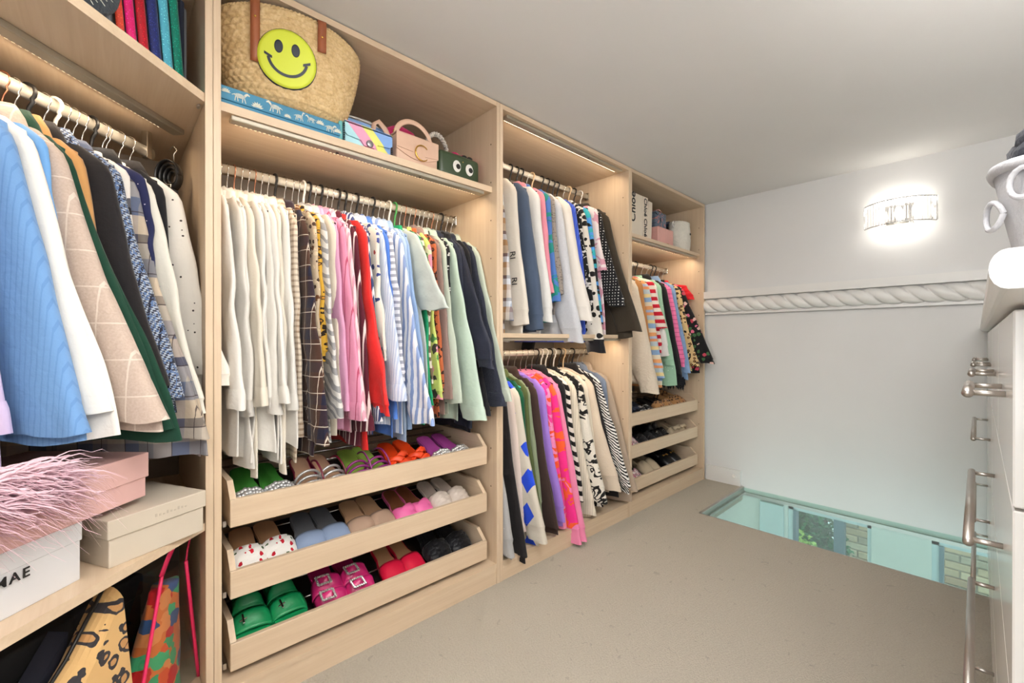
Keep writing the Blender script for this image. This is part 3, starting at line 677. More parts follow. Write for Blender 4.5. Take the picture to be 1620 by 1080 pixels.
for k in range(9):
    rows.append((.246 + k * .0195, 'blouse' if k % 3 == 1 else 'shirt', ['white_cotton', 'offwhite_linen', 'white_cotton', 'ivory_cotton'][k % 4], .86 + .07 * ((k * 5) % 4) / 3, .74 + .03 * ((k * 7) % 3) / 2, [.32, .27, .25, .30, .245, .26, .285, .24, .23][k], ['copper', 'silver', 'silver'][k % 3], ['first', 'second', 'third', 'fourth', 'fifth', 'sixth', 'seventh', 'eighth', 'ninth'][k] + ' white shirt from the panel in the white block', 'shirt', {'group': 'white shirts', 'tail': .03, 'hem': .235}))
rows += [
 (.425, 'shirt', 'beige_check', .93, .86, 0.21, 'black', 'beige and cream small-check shirt next to the white shirts', 'shirt'),
 (.455, 'shirt', 'brown_plaid', .90, .865, 0.335, 'silver', 'brown and navy plaid shirt with thin cream lines', 'shirt', {'tail': .03, 'hem': .24}),
 (.480, 'blouse', 'brown_floral', .80, .72, 0.24, 'silver', 'tan blouse with tiny brown flowers', 'blouse'),
 (.500, 'blouse', 'yellow_leopard', .78, .62, 0.225, 'silver', 'mustard yellow leopard print blouse', 'blouse'),
 (.518, 'shirt', 'grey_swirl', .88, .80, 0.3, 'white', 'white blouse with grey swirl print', 'blouse'),
 (.537, 'shirt', 'plain_cream', .86, .78, 0.225, 'black', 'plain cream shirt between the swirl print and the pink shirts', 'shirt'),
 (.556, 'shirt', 'lilac_pink', .84, .78, 0.255, 'silver', 'plain lilac-pink shirt', 'shirt'),
 (.578, 'shirt', 'pink_pinstripe', .86, .81, 0.3, 'black', 'bright pink shirt with dark red pinstripes', 'shirt'),
 (.598, 'shirt', 'pale_pink_stripe', .86, .815, 0.305, 'silver', 'pale pink candy-striped shirt', 'shirt'),
 (.618, 'shirt', 'maroon_stripe', .90, .86, 0.275, 'silver', 'maroon shirt with white stripes', 'shirt', {'tail': .03}),
 (.642, 'blouse', 'red_silk', .93, .80, 0.335, 'black', 'bright red silk blouse', 'blouse', {'hem': .22}),
 (.668, 'shirt', 'navy_stripe', .88, .83, 0.285, 'black', 'navy shirt with fine white stripes beside the red blouse', 'shirt'),
 (.690, 'blouse', 'cream_navy_floral', .78, .62, 0.245, 'silver', 'cream blouse with scattered navy flowers', 'blouse'),
 (.713, 'shirt', 'pale_blue_stripe', .86, .76, 0.31, 'black', 'very pale blue hairline-striped shirt', 'shirt'),
 (.735, 'shirt', 'cornflower', .90, .83, 0.25, 'silver', 'cornflower blue shirt among the striped shirts', 'shirt'),
 (.757, 'blouse', 'grey_stripe', .80, .70, 0.27, 'silver', 'white shirt with grey cross stripes', 'shirt'),
 (.780, 'shirt', 'blue_white_stripe', .90, .845, 0.385, 'black', 'white and blue broad-striped shirt with a large cuff', 'shirt'),
 (.803, 'shirt', 'light_blue', .92, .78, 0.3, 'silver', 'plain light blue shirt', 'shirt', {'tail': .03}),
 (.826, 'shirt', 'chambray', .88, .80, 0.315, 'silver', 'mid blue chambray shirt', 'shirt'),
 (.850, 'tee', 'grey_mint', .76, .44, 0.385, 'white', 'pale grey-mint top with wide short sleeves', 'top', {'hem': .27}),
 (.876, 'blouse', 'emerald', .88, .80, 0.265, 'green', 'emerald green satin blouse', 'blouse', {'tip': .19}),
 (.899, 'blouse', 'brown_wave', .80, .72, 0.25, 'silver', 'brown and cream wave print blouse', 'blouse'),
 (.920, 'blouse', 'lime_floral', .84, .78, 0.265, 'copper', 'lime green floral blouse', 'blouse'),
 (.942, 'blouse', 'rust_leopard', .86, .76, 0.245, 'silver', 'rust orange leopard print blouse', 'blouse'),
 (.965, 'shirt', 'taupe', .84, .78, 0.255, 'copper', 'plain taupe shirt', 'shirt'),
 (.986, 'shirt', 'sage', .84, .80, .285, 'silver', 'pale sage shirt beside the black dotted blouse', 'shirt'),
 (1.006, 'blouse', 'black_dot', .80, .74, 0.245, 'teal', 'black blouse with fine white dots', 'blouse'),
 (1.030, 'shirt', 'mint_satin', .88, .865, 0.365, 'silver', 'pale mint satin shirt with a long cuffed sleeve', 'shirt'),
 (1.054, 'shirt', 'navy', .86, .80, 0.285, 'copper', 'plain navy shirt beside the mint satin shirt', 'shirt'),
 (1.078, 'blouse', 'navy_satin', .90, .66, 0.385, 'silver', 'dark navy satin blouse with a wide sleeve', 'blouse', {'hem': .25}),
 (1.104, 'shirt', 'black_cloth', .93, .86, .31, 'black', 'long black shirt between two dark navy ones', 'shirt'),
  (1.158, 'shirt', 'sage', .84, .80, .385, 'silver', 'pale green shirt reaching out past the wardrobe panel', 'shirt', {'hem': .25}),
 (1.130, 'shirt', 'ink_crinkle', .86, .82, 0.37, 'silver', 'crinkled ink-blue shirt near the wardrobe panel', 'shirt', {'hem': .26}),
]
hang_row(rows, XRAIL, 1.567, 0, 'hangers above the shoe trays of the basket wardrobe', '%s hanger', .0095, .10, ' on the shirt rail')
rows = [
 (1.300, 'shirt', 'flannel', .86, .80, .25, 'black', 'blue, white and brown checked flannel shirt', 'shirt'),
 (1.375, 'sweater', 'cream_letter', .86, .82, .27, 'black', 'cream sweatshirt with black letters down the sleeve', 'sweatshirt', {'hem': .24}),
 (1.462, 'sweater', 'slate', .85, .84, .29, 'white', 'slate blue sweatshirt on the upper rail', 'sweatshirt', {'hem': .245, 'th': .022}),
 (1.528, 'sweater', 'white_fleece', .86, .80, .27, 'black', 'white sweatshirt behind the slate blue one', 'sweatshirt'),
 (1.575, 'shirt', 'rose', .74, .66, .24, 'black', 'rose pink top under the grey sweatshirt', 'top'),
 (1.608, 'shirt', 'teal_blue', .80, .70, .245, 'black', 'blue and teal printed shirt', 'shirt'),
 (1.648, 'knit', 'marl_knit', .76, .66, .25, 'silver', 'grey-brown speckled knit', 'jumper', {'th': .012}),
 (1.690, 'sweater', 'grey_marl', .86, .90, .33, 'beige', 'pale grey marl hoodie with a long hanging sleeve', 'hoodie', {'hem': .235, 'th': .02}),
 (1.765, 'sweater', 'cream_fleece', .86, .79, .335, 'black', 'off-white sweatshirt with its ribbed cuff forward', 'sweatshirt', {'hem': .25, 'th': .024}),
 (1.812, 'sweater', 'royal_rib', .90, .70, .26, 'black', 'royal blue ribbed jumper below the white sweatshirt', 'jumper', {'hem': .25}),
 (1.858, 'blouse', 'black_graphic', .82, .72, .27, 'black', 'black top with white graphic lettering', 'top', {'th': .016}),
 (1.895, 'sweater', 'cow_spot', .84, .955, .315, 'black', 'cream and black spotted top with a black cuff', 'top', {'cuffmat': 'black_cloth', 'th': .018}),
 (1.950, 'sweater', 'aqua_graphic', .84, .80, .28, 'silver', 'black, aqua and blue graphic sweatshirt', 'sweatshirt', {'th': .018}),
 (2.000, 'tee', 'pink_tiedye', .86, .50, 0.245, 'beige', 'pink and white tie-dye top', 'top', {'hem': 0.245, 'th': .018}),
 (2.050, 'blouse', 'polka', .80, .70, 0.335, 'black', 'black blouse with white polka dots', 'blouse', {'th': .018}),
 (2.110, 'jacket', 'olive_dark', .87, .84, .395, 'white', 'dark olive-brown jacket next to the panel', 'jacket', {'hem': .34, 'th': .02}),
]
hang_row(rows, XRAIL, 1.905, 0, 'hangers on the sweatshirt rail', '%s hanger', .016, .12, ' on the sweatshirt rail')
rows = [
 (1.258, 'sweater', 'silver_knit', .86, .84, .335, 'beige', 'grey knitted jumper with small sparkles', 'jumper', {'hem': .325, 'th': .016, 'yaw': .0}),
 (1.292, 'top', 'apple', .935, None, 0, 'silver', 'apple green dress hem under the grey jumper', 'dress', {'hem': .25, 'th': .01}),
 (1.318, 'jacket', 'black_wool', .90, .87, .325, 'beige', 'black knitted jacket behind the grey jumper', 'jacket', {'hem': .315, 'yaw': .04}),
 (1.350, 'sweater', 'blush', .86, .80, .27, 'silver', 'pale blush jumper', 'jumper'),
 (1.385, 'sweater', 'argyle', .86, .83, 0.36, 'blue', 'cream jumper with blue diamonds', 'jumper', {'hem': 0.32, 'th': .018}),
 (1.420, 'sweater', 'bottle', .90, .88, .27, 'teal', 'bottle green jumper below the blue diamonds', 'jumper'),
 (1.448, 'shirt', 'olive', .80, .72, .26, 'green', 'olive green shirt', 'shirt'),
 (1.475, 'sweater', 'sage_knit', .82, .76, .27, 'silver', 'sage green knitted jumper', 'jumper'),
 (1.512, 'jacket', 'choc', .84, .81, .325, 'silver', 'chocolate brown cardigan on the lower rail', 'cardigan', {'hem': .32}),
 (1.560, 'sweater', 'purple', .83, .80, .315, 'silver', 'lilac purple jumper', 'jumper', {'hem': .305}),
 (1.605, 'sweater', 'heart_pink', .86, .85, .29, 'silver', 'hot pink and orange patterned jumper', 'jumper', {'hem': .27, 'th': .02, 'cuffmat': 'candy_pink'}),
 (1.645, 'sweater', 'pink_orange', .84, .93, 0.345, 'silver', 'pink jumper with red-orange hearts', 'jumper', {'hem': 0.29, 'cuffmat': 'candy_pink'}),
 (1.690, 'sweater', 'candy_pink', .84, .925, 0.355, 'silver', 'candy pink plain jumper with a long sleeve', 'jumper', {'hem': 0.27}),
 (1.728, 'jacket', 'black_cloth', .82, .79, .285, 'black', 'black cardigan beside the pink jumpers', 'cardigan', {'hem': .285, 'th': .014}),
 (1.762, 'sweater', 'brush_stripe', .80, .76, .28, 'white', 'pink and black brush-stripe jumper', 'jumper', {'hem': .26}),
 (1.800, 'knit', 'cream_rib', .86, .84, 0.315, 'white', 'cream ribbed cardigan', 'cardigan', {'hem': 0.29, 'th': .012}),
 (1.838, 'blouse', 'black_pearl', .60, .50, .20, 'black', 'black pearl-dotted top', 'top'),
 (1.868, 'knit', 'tuft', .81, .78, 0.345, 'white', 'cream jumper with black tufted patches', 'jumper', {'hem': 0.325, 'th': .016}),
 (1.915, 'sweater', 'plain_cream', .80, .76, .27, 'black', 'cream cardigan beside the tufted jumper', 'cardigan'),
 (1.952, 'knit', 'oat', .76, .74, 0.365, 'beige', 'oatmeal knit with a turned-back cuff', 'jumper', {'hem': 0.3, 'th': .015}),
 (1.992, 'jacket', 'black_wool', .78, .75, 0.345, 'silver', 'black jacket edge beside the zebra print', 'jacket', {'hem': 0.335, 'th': .012}),
 (2.035, 'blouse', 'zebra', .76, .72, 0.39, 'black', 'black and white zebra print blouse', 'blouse', {'hem': 0.37, 'th': .02}),
 (2.085, 'shirt', 'grey_blue', .70, .62, .27, 'silver', 'grey-blue shirt beside the zebra print', 'shirt'),
 (2.128, 'jacket', 'mushroom', .84, .77, 0.37, 'silver', 'mushroom beige coat against the panel', 'coat', {'hem': 0.33, 'th': .016}),
]
hang_row(rows, XRAIL, .948, 0, 'hangers on the jumper rail', '%s hanger', .0135, .13, ' on the jumper rail')
rows = [
 (2.43, 'knit', 'chunky', .80, .86, .34, 'black', 'chunky cream cable-knit jumper', 'jumper', {'hem': .27, 'th': .026}),
 (2.50, 'sweater', 'camel_knit', .74, .68, .25, 'black', 'camel brown knit behind the chunky jumper', 'jumper'),
 (2.575, 'sweater', 'pastel_stripe', .84, .78, .30, 'silver', 'pastel orange and blue striped jumper', 'jumper', {'hem': .285, 'th': .02}),
 (2.63, 'sweater', 'red_stripe', .62, .46, .28, 'silver', 'cream jumper with red stripes', 'jumper', {'hem': .25, 'th': .02}),
 (2.68, 'knit', 'white_fleece', .74, .64, .28, 'silver', 'white knit between red stripes and green sequins', 'jumper', {'th': .014}),
 (2.735, 'blouse', 'sage_sequin', .83, .70, .28, 'black', 'sage green sequinned blouse', 'blouse', {'hem': .30, 'th': .024}),
 (2.815, 'jacket', 'black_cloth', .80, .76, .30, 'silver', 'black dress with a feather-trimmed hem', 'dress', {'hem': .30, 'th': .024}),
 (2.885, 'sweater', 'pink_rib', .72, .66, .28, 'silver', 'bright pink tiered ribbed top', 'top', {'hem': .29, 'th': .024}),
 (2.945, 'jacket', 'denim', .80, .76, .30, 'black', 'pale blue denim jacket', 'jacket', {'hem': .28, 'th': .018}),
 (2.995, 'blouse', 'tan_leopard', .76, .72, .33, 'black', 'tan leopard print blouse', 'blouse', {'hem': .28, 'th': .02}),
 (3.055, 'blouse', 'black_roses', .76, .70, 0.41, 'silver', 'black blouse with pink roses and puffed sleeves', 'blouse', {'hem': 0.3, 'th': .028}),
 (3.115, 'blouse', 'scarlet', .52, .24, .25, 'silver', 'scarlet frilled top in front of the end panel', 'top', {'th': .02}),
]
hang_row(rows, XRAIL, 1.552, 0, 'hangers on the short rail by the end wall', '%s hanger', .018, .12, ' by the end wall')
Q = PI / 4
XD = lambda s: P0(s, .29)
rows = [
 (.425, 'shirt', 'lime', .74, .70, .20, 'silver', 'lime green top at the end of the corner rail', 'top', {'tip': .15, 'th': .012}),
 (.392, 'shirt', 'lilac', .80, .72, .22, 'silver', 'lilac top beside the corduroy jacket', 'top', {'tip': .15, 'th': .012}),
 (.318, 'jacket', 'corduroy', .745, .735, 0.3, 'teal', 'light blue corduroy jacket', 'jacket', {'tip': .15, 'hem': 0.285, 'th': .018}),
 (.288, 'jacket', 'white_wool', .745, .70, 0.31, 'silver', 'white blazer behind the corduroy jacket', 'blazer', {'tip': .15, 'hem': 0.32, 'th': .012}),
 (.262, 'blouse', 'sky_satin', .62, .56, .22, 'beige', 'sky blue satin blouse', 'blouse', {'tip': .15, 'th': .012}),
 (.232, 'jacket', 'beige_pane', .74, .725, 0.372, 'silver', 'beige windowpane-check blazer on the corner rail', 'blazer', {'tip': .145, 'hem': 0.36, 'th': .018}),
 (.208, 'jacket', 'dark_green', .77, .75, 0.36, 'copper', 'dark green jacket with its hem below the beige blazer', 'jacket', {'tip': .14, 'hem': 0.37, 'th': .012}),
 (.186, 'jacket', 'camel', .70, .64, .24, 'silver', 'camel tan blazer on the corner rail', 'blazer', {'tip': .15, 'th': .013}),
 (.160, 'jacket', 'black_wool', .72, .66, 0.3, 'black', 'black wool blazer between tan and tweed', 'blazer', {'tip': .165, 'hem': 0.29, 'th': .018}),
 (.128, 'jacket', 'blue_tweed', .72, .69, 0.31, 'silver', 'blue and white tweed jacket', 'jacket', {'tip': .165, 'hem': 0.29, 'th': .016}),
 (.104, 'blouse', 'mono_floral', .60, .52, .21, 'white', 'black and white flower print blouse', 'blouse', {'tip': .165}),
 (.083, 'shirt', 'grey_plaid', .84, .80, 0.335, 'silver', 'long grey, blue and cream plaid jacket', 'jacket', {'tip': .16, 'hem': 0.335, 'th': .014}),
 (.062, 'blouse', 'navy_star', .62, .46, .23, 'silver', 'navy blouse with tiny dots', 'blouse', {'tip': .175}),
 (.040, 'blouse', 'ivory_long', .80, .74, 0.315, 'silver', 'long ivory satin blouse', 'blouse', {'tip': .175, 'hem': 0.31}),
 (.016, 'jacket', 'black_cloth', .74, .70, .255, 'black', 'black jacket beside the ivory blouse', 'jacket', {'tip': .18, 'hem': .25}),
 (-.012, 'blouse', 'plum_floral', .86, .62, .24, 'silver', 'long pale dress with plum flowers', 'dress', {'tip': .16, 'hem': .25, 'nosleeve': True}),
 (-.022, 'blouse', 'eyelet', .70, .685, 0.325, 'silver', 'white eyelet lace blouse', 'blouse', {'tip': .18, 'hem': 0.27, 'th': .014}),
 (-.060, 'jacket', 'black_wool', .82, .78, .25, 'silver', 'black coat against the corner panel', 'coat', {'tip': .17, 'hem': .24}),
 (-.092, 'top', 'pale_print', .52, None, 0, 'silver', 'pale printed skirt on a clip hanger', 'skirt', {'tip': .13, 'hem': .17}),
]
hang_row(rows, XD, RZ0, Q, 'hangers on the corner rail', '%s hanger', .012, .09, ' on the corner rail')
# letters down the sleeve of the cream sweatshirt
for o in list(bpy.data.objects):
    if o.get('label', '').startswith('cream sweatshirt with black letters'):
        for x, z in ((.195, -.50), (.205, -.62)): text('RI', .045, PRINT, o, Matrix.Translation((x, -.034, z)) @ Matrix.Rotation(PI / 2, 4, 'X') @ Matrix.Rotation(-PI / 2, 4, 'Z'))
# black feather trim on the black dress
ft = MB(); rg = random.Random(3)
for k in range(520):
    x = rg.uniform(-.29, .31); y = rg.uniform(-.03, .03); z = -.78 - rg.uniform(0, .03); l_ = rg.uniform(.03, .08); a = rg.uniform(-.5, .5); b = rg.uniform(-.5, .5)
    p = Vector((x, y, z)); q = p + Vector((a * l_ * .6, b * l_ * .6, -l_)); d_ = Vector((.0025, .0012, 0))
    ft.add([p - d_, p + d_, (p + q) / 2 + d_ * 1.6, q, (p + q) / 2 - d_ * 1.6], [(0, 1, 2, 3, 4)])
for o in bpy.data.objects:
    if o.get('label') == 'black dress with a feather-trimmed hem':
        f_ = ft.build('feather_trim', MAT['black_cloth'], o); f_['kind'] = 'stuff'

# ------------------------------------------------------------------ shoes: toe at local x = 0, heel towards -x
SQ = [False]
def hw(t, W):
    if SQ[0] and 0 < t < .3: return W / 2 * (.88 + .12 * t / .3) * min(1, (t / .02) ** .3)
    if t < .16: return W / 2 * (.62 + .3 * (t / .16)) * math.sqrt(max(0, 1 - (1 - t / .16) ** 2)) if t > 0 else 0
    pts = [(.16, .92), (.30, 1.0), (.45, .90), (.65, .70), (.82, .74), (.92, .70)]
    for (a, b), (c_, d_) in zip(pts, pts[1:]):
        if t <= c_: return W / 2 * lerp(b, d_, sst(a, c_, t))
    return W / 2 * .70 * math.sqrt(max(0, 1 - ((t - .92) / .08) ** 2))
def foot_z(t, heel): return heel * sst(.32, .85, t)
TS = [0, .02, .05, .09, .13, .18, .25, .33, .42, .52, .62, .72, .8, .86, .92, .95, .975, .99, 1]
def slab(L, W, heel, th, inset=0, dz=0):
    top, bot = [], []
    for t in TS: h = max(0, hw(t, W) - inset); top.append((t, h))
    R = []
    for t, h in top:
        x = -L * (t * (1 - 2 * inset / L) + inset / L); z = foot_z(t, heel) + dz
        R.append([(x, -h, z), (x, -h * .5, z + th), (x, h * .5, z + th), (x, h, z)] if False else [(x, -h, z), (x, -h, z + th), (x, 0, z + th - .001), (x, h, z + th), (x, h, z)])
    return MB().rings(R, False, False)
def band(L, W, heel, t0, t1, hgt, th=.004, n=8, m=14, bulge=0, skew=0, amp=0, frq=9, seed=0):
    P = []
    for i in range(n + 1):
        row = []
        for j in range(m + 1):
            a = PI * j / m; t = lerp(t0, t1, i / n) + skew * math.cos(a); t = min(.985, max(.01, t)); h = hw(t, W) + .003
            z = foot_z(t, heel) + .010 + hgt * (.55 + .45 * sst(t0, t1, t)) * math.sin(a) ** .6 * (1 + bulge * math.sin(PI * i / n))
            k = 1 + amp * math.sin(frq * i / n * PI + seed) * math.cos(frq * .7 * j / m * PI + seed * 2)
            row.append((-L * t, -h * math.cos(a) * (1 + amp * .3), z * k))
        P.append(row)
    return MB().sheet(P, th)
def strap_path(L, W, heel, pts):
    """pts: (t, side in -1..1, height)"""
    return [(-L * t, hw(min(.98, t), W) * s_, foot_z(t, heel) + .010 + h) for t, s_, h in pts]
def make_shoe(style, L=.235, W=.082):
    """returns list of (name, mesh-builder, material key, smooth, sub-of)"""
    S = style; heel = S.get('heel', .0); parts = []
    parts.append(('sole', slab(L, W, heel, S.get('sole_th', .012)), S['sole'], False))
    parts.append(('insole', slab(L, W, heel, .003, .004, S.get('sole_th', .012) - .001), S['insole'], False))
    if heel > .02:
        parts.append(('heel', MB().rings([[(-L * .86 + r * math.cos(2 * PI * k / 10), r * .9 * math.sin(2 * PI * k / 10), z) for k in range(10)] for r, z in ((.017, 0), (.022, heel))]), S['sole'], True))
    T = .010
    up = S['upper']
    if up == 'band': parts.append(('strap', band(L, W, heel, .06, .40, .034, bulge=.04), S['mat'], True))
    elif up == 'ruched':
        parts.append(('strap', band(L, W, heel, .06, .40, .046, .006, 14, 20, .1, 0, .09, 9, S.get('seed', 1)), S['mat'], True))
    elif up == 'cross':
        parts.append(('strap', band(L, W, heel, .10, .30, .036, .005, 8, 14, .05, .09), S['mat'], True)); parts.append(('strap', band(L, W, heel, .14, .34, .040, .005, 8, 14, .05, -.09), S['mat'], True))
    elif up == 'buckle':
        parts.append(('strap', band(L, W, heel, .20, .42, .046, .005, 6, 16), S['mat'], True)); parts.append(('strap', band(L, W, heel, .50, .64, .056, .005, 6, 16), S['mat'], True))
        parts.append(('toe_rim', MB().tube([(-L * t, s_ * (hw(t, W)), .014) for s_, ts in ((-1, TS[7::-1]), (1, TS[1:8])) for t in ts], .004, 6), S['mat'], True))
        b = MB().rbox(-L * .38, -L * .24, -.026, -.020, .050, .056, .001, 1); b.tube([(-L * .30, -.032, .050), (-L * .30, -.014, .057)], .0022, 6); parts.append(('buckle', b, SIL, False))
    elif up == 'jewel':
        parts.append(('strap', band(L, W, heel, .08, .26, .044, .005, 6, 16, .05, 0, .04), S['mat'], True)); parts.append(('strap', band(L, W, heel, .30, .50, .054, .005, 6, 16, .05, 0, .04), S['mat'], True))
        for t, z in ((.17, .056), (.40, .066)):
            b = MB()
            for k in range(22):
                u = k / 22 * 4; sd = int(u); f_ = (u - sd) * 2 - 1; px, py = [(f_, -1), (1, f_), (-f_, 1), (-1, -f_)][sd]
                b.ell((-L * t + px * .017, py * .020 + S.get('off', 0), z + .003), .0046, .0046, .0046, 6, 4)
            parts.append(('crystal_buckle', b, CRYST, False))
    elif up == 'thong':
        for k, (a, b, h) in enumerate(((.13, .22, .030), (.24, .30, .036), (.34, .42, .040))):
            parts.append(('strap', MB().tube([p for p in strap_path(L, W, heel, [(lerp(a, b, j / 12), -math.cos(PI * j / 12) * 1.05, h * math.sin(PI * j / 12)) for j in range(13)])], .0045, 7), S['mat'], True))
        parts.append(('strap', MB().tube(strap_path(L, W, heel, [(.2 + .5 * j / 12, 1.0 - .2 * math.sin(PI * j / 12), .02 + .035 * math.sin(PI * j / 12)) for j in range(13)]), .0035, 6), S.get('mat2', S['mat']), True))
    elif up == 'braid':
        b = MB()
        for q in range(3):
            for j in range(15):
                a = PI * j / 14; t = .10 + .07 * q + .012 * math.sin(j * 2 + q); h = hw(t, W) + .003
                b.ell((-L * t, -h * math.cos(a), .014 + .034 * math.sin(a)), .009, .0075, .006, 7, 5, None)
        parts.append(('braided_strap', b, S['mat'], True))
    elif up == 'wraps':
        for k, (a, b, h) in enumerate(((.10, .30, .034), (.30, .12, .038), (.22, .46, .044))):
            parts.append(('strap', band(L, W, heel, .12 + .08 * k, .21 + .08 * k, h, .006, 5, 14, .1, .09 if k % 2 else -.09, .05, 7, k), S['mat'], True))
    elif up == 'loafer':
        parts.append(('vamp', band(L, W, heel, .015, .50, .052, .004, 12, 14, .1), S['mat'], True))
        P = [[(-L * t, s_ * (hw(t, W) + .001), foot_z(t, heel) + z) for z in (.008, .022, .036, .046)] for s_, ts in ((-1, [.45, .55, .65, .75, .85, .92, .97, .995]), (1, [.995, .97, .92, .85, .75, .65, .55, .45])) for t in ts]
        parts.append(('heel_counter', MB().sheet(P, .004), S['mat'], True))
        if S.get('bit'):
            b = MB().tube([(-L * .38, -.026, .062), (-L * .38, .026, .062)], .0025, 6)
            for y in (-.024, .024): b.tube([(-L * .38 + .007 * math.cos(a), y + .007 * math.sin(a), .062) for a in [k * PI / 5 for k in range(11)]], .0018, 6)
            parts.append(('horsebit', b, GOLD, True))
    elif up == 'bow':
        parts.append(('vamp', band(L, W, heel, .05, .34, .044, .004, 8, 14, .1), S['mat'], True))
        for s_ in (-1, 1): parts.append(('bow_loop', MB().ell((-L * .2, s_ * .020, .062), .018, .022, .012, 12, 8), S['mat'], True))
        parts.append(('bow_knot', MB().ell((-L * .2, 0, .064), .008, .008, .01), S['mat'], True))
    return parts
LEA = lambda n, c_, r=.45, **k: pm(n, c_, r, **k)
CRYST = pm('crystal_stone', (236, 226, 214), .12, .55, .2, 300)
TAN = LEA('tan_leather', (196, 148, 108), .5); TAN2 = LEA('pale_tan_leather', (206, 164, 126), .5); DKS = LEA('dark_sole', (54, 44, 40), .7); CRM = LEA('cream_leather', (214, 198, 178), .5)
NT.AX = (0, 1)
fabm = lambda n, f_, **k: fab(n, f_, **k)
CHERRY = fabm('cherry_print', floral((240, 236, 230), [(196, 24, 44), (240, 236, 230), (70, 96, 60), (240, 236, 230), (176, 20, 40)], 62, .33), bs=80)
def pair(style, y0, y1, zt, label, group, L=.235, W=.082, tilt=19, xf=-1.428, yaw=0, dz=.0):
    meshes = []
    SQ[0] = bool(style.get('square'))
    for nm, mb, mt, smo in make_shoe(style, L, W): meshes.append((nm, mb.mesh(nm, mt, smo)))
    for k, y in enumerate((y0, y1)):
        t_ = thing('shoe', label, 'shoe', (xf - .006 * k, y, zt + .012 + dz), (0, math.radians(tilt), math.radians(yaw + (3 if k else -3))), group)
        for nm, me in meshes:
            o = bpy.data.objects.new(nm, me); COL.objects.link(o); o.parent = t_
    SQ[0] = False
T1, T2, T3 = .500, .303, .104
GRN = LEA('green_leather', (66, 140, 54), .5); SILV = pm('silver_glitter', (196, 196, 196), .35, .6, .4, 300); MAR = LEA('maroon_leather', (112, 16, 46), .35); NUDE = LEA('nude_insole', (188, 150, 122), .5); LIME = LEA('lime_leather', (140, 168, 70), .5); PURP = LEA('purple_satin', (136, 40, 116), .35); ORG = LEA('orange_satin', (238, 70, 22), .45); MAG = LEA('magenta_satin', (206, 44, 116), .35); ORCH = LEA('orchid_leather', (160, 66, 144), .5)
pair({'upper': 'braid', 'sole': GRN, 'insole': GRN, 'mat': SILV}, .305, .392, T1, 'green flat sandal with a silver braided strap', 'pair of green sandals')
pair({'upper': 'thong', 'sole': MAR, 'insole': NUDE, 'mat': SILV, 'mat2': MAR}, .480, .562, T1, 'maroon sandal with nude insole and silver straps', 'pair of maroon sandals')
pair({'upper': 'thong', 'sole': LIME, 'insole': LIME, 'mat': PURP}, .645, .725, T1, 'lime green sandal with purple rope straps', 'pair of lime sandals')
pair({'upper': 'wraps', 'sole': ORG, 'insole': ORG, 'mat': ORG}, .805, .895, T1, 'bright orange strappy sandal', 'pair of orange sandals')
pair({'upper': 'braid', 'sole': ORCH, 'insole': ORCH, 'mat': CRYST}, .985, 1.080, T1, 'orchid purple sandal with a jewelled strap', 'pair of jewelled sandals')
BLUG = LEA('blue_grey_leather', (140, 158, 188), .55); GRYI = LEA('grey_insole', (104, 106, 112), .7); TAU = LEA('taupe_leather', (182, 152, 130), .5); PNK = LEA('pink_leather', (238, 110, 170), .45); BRNI = LEA('brown_insole', (132, 80, 52), .5); STONE = LEA('stone_leather', (214, 200, 188), .5)
pair({'upper': 'ruched', 'sole': TAN, 'insole': TAN, 'mat': CHERRY, 'square': 1}, .305, .395, T2, 'mule with a white cherry-print fabric strap', 'pair of cherry mules', .235, .09)
pair({'upper': 'band', 'sole': GRYI, 'insole': GRYI, 'mat': BLUG, 'square': 1}, .485, .572, T2, 'blue-grey mule with a broad leather strap', 'pair of blue-grey mules', .235, .088)
pair({'upper': 'band', 'sole': TAN2, 'insole': TAN2, 'mat': TAU, 'square': 1}, .655, .742, T2, 'taupe mule with a broad leather strap', 'pair of taupe mules', .235, .088)
pair({'upper': 'cross', 'sole': PNK, 'insole': BRNI, 'mat': PNK}, .825, .905, T2, 'pink mule with a crossed strap and brown insole', 'pair of pink mules')
pair({'upper': 'ruched', 'sole': STONE, 'insole': STONE, 'mat': STONE, 'seed': 3}, .985, 1.078, T2, 'stone coloured mule with a folded strap', 'pair of stone mules')
KELLY = LEA('kelly_green_leather', (14, 142, 82), .4, bump=.1); SATP = LEA('pink_satin', (208, 40, 116), .28); REDP = LEA('red_pink_leather', (216, 24, 62), .4); BLKS = fabm('black_satin', plain((22, 22, 26), .1), rough=.35, bs=70, bstr=.6)
pair({'upper': 'buckle', 'sole': KELLY, 'insole': KELLY, 'mat': KELLY, 'sole_th': .022}, .315, .425, T3, 'kelly green leather sandal with a wide buckled strap', 'pair of green buckle sandals', .24, .10, 19)
pair({'upper': 'jewel', 'sole': SATP, 'insole': SATP, 'mat': SATP, 'off': -.018}, .545, .650, T3, 'magenta satin sandal with square crystal buckles', 'pair of magenta sandals', .24, .096, 19)
pair({'upper': 'band', 'sole': REDP, 'insole': TAN, 'mat': REDP, 'square': 1}, .775, .865, T3, 'red-pink mule with a tan insole', 'pair of red mules', .235, .086)
pair({'upper': 'ruched', 'sole': BLKS, 'insole': BLKS, 'mat': BLKS, 'seed': 5, 'heel': .02}, .970, 1.080, T3, 'black satin mule with a gathered bow strap', 'pair of black satin mules', .235, .10, 16, dz=.01)
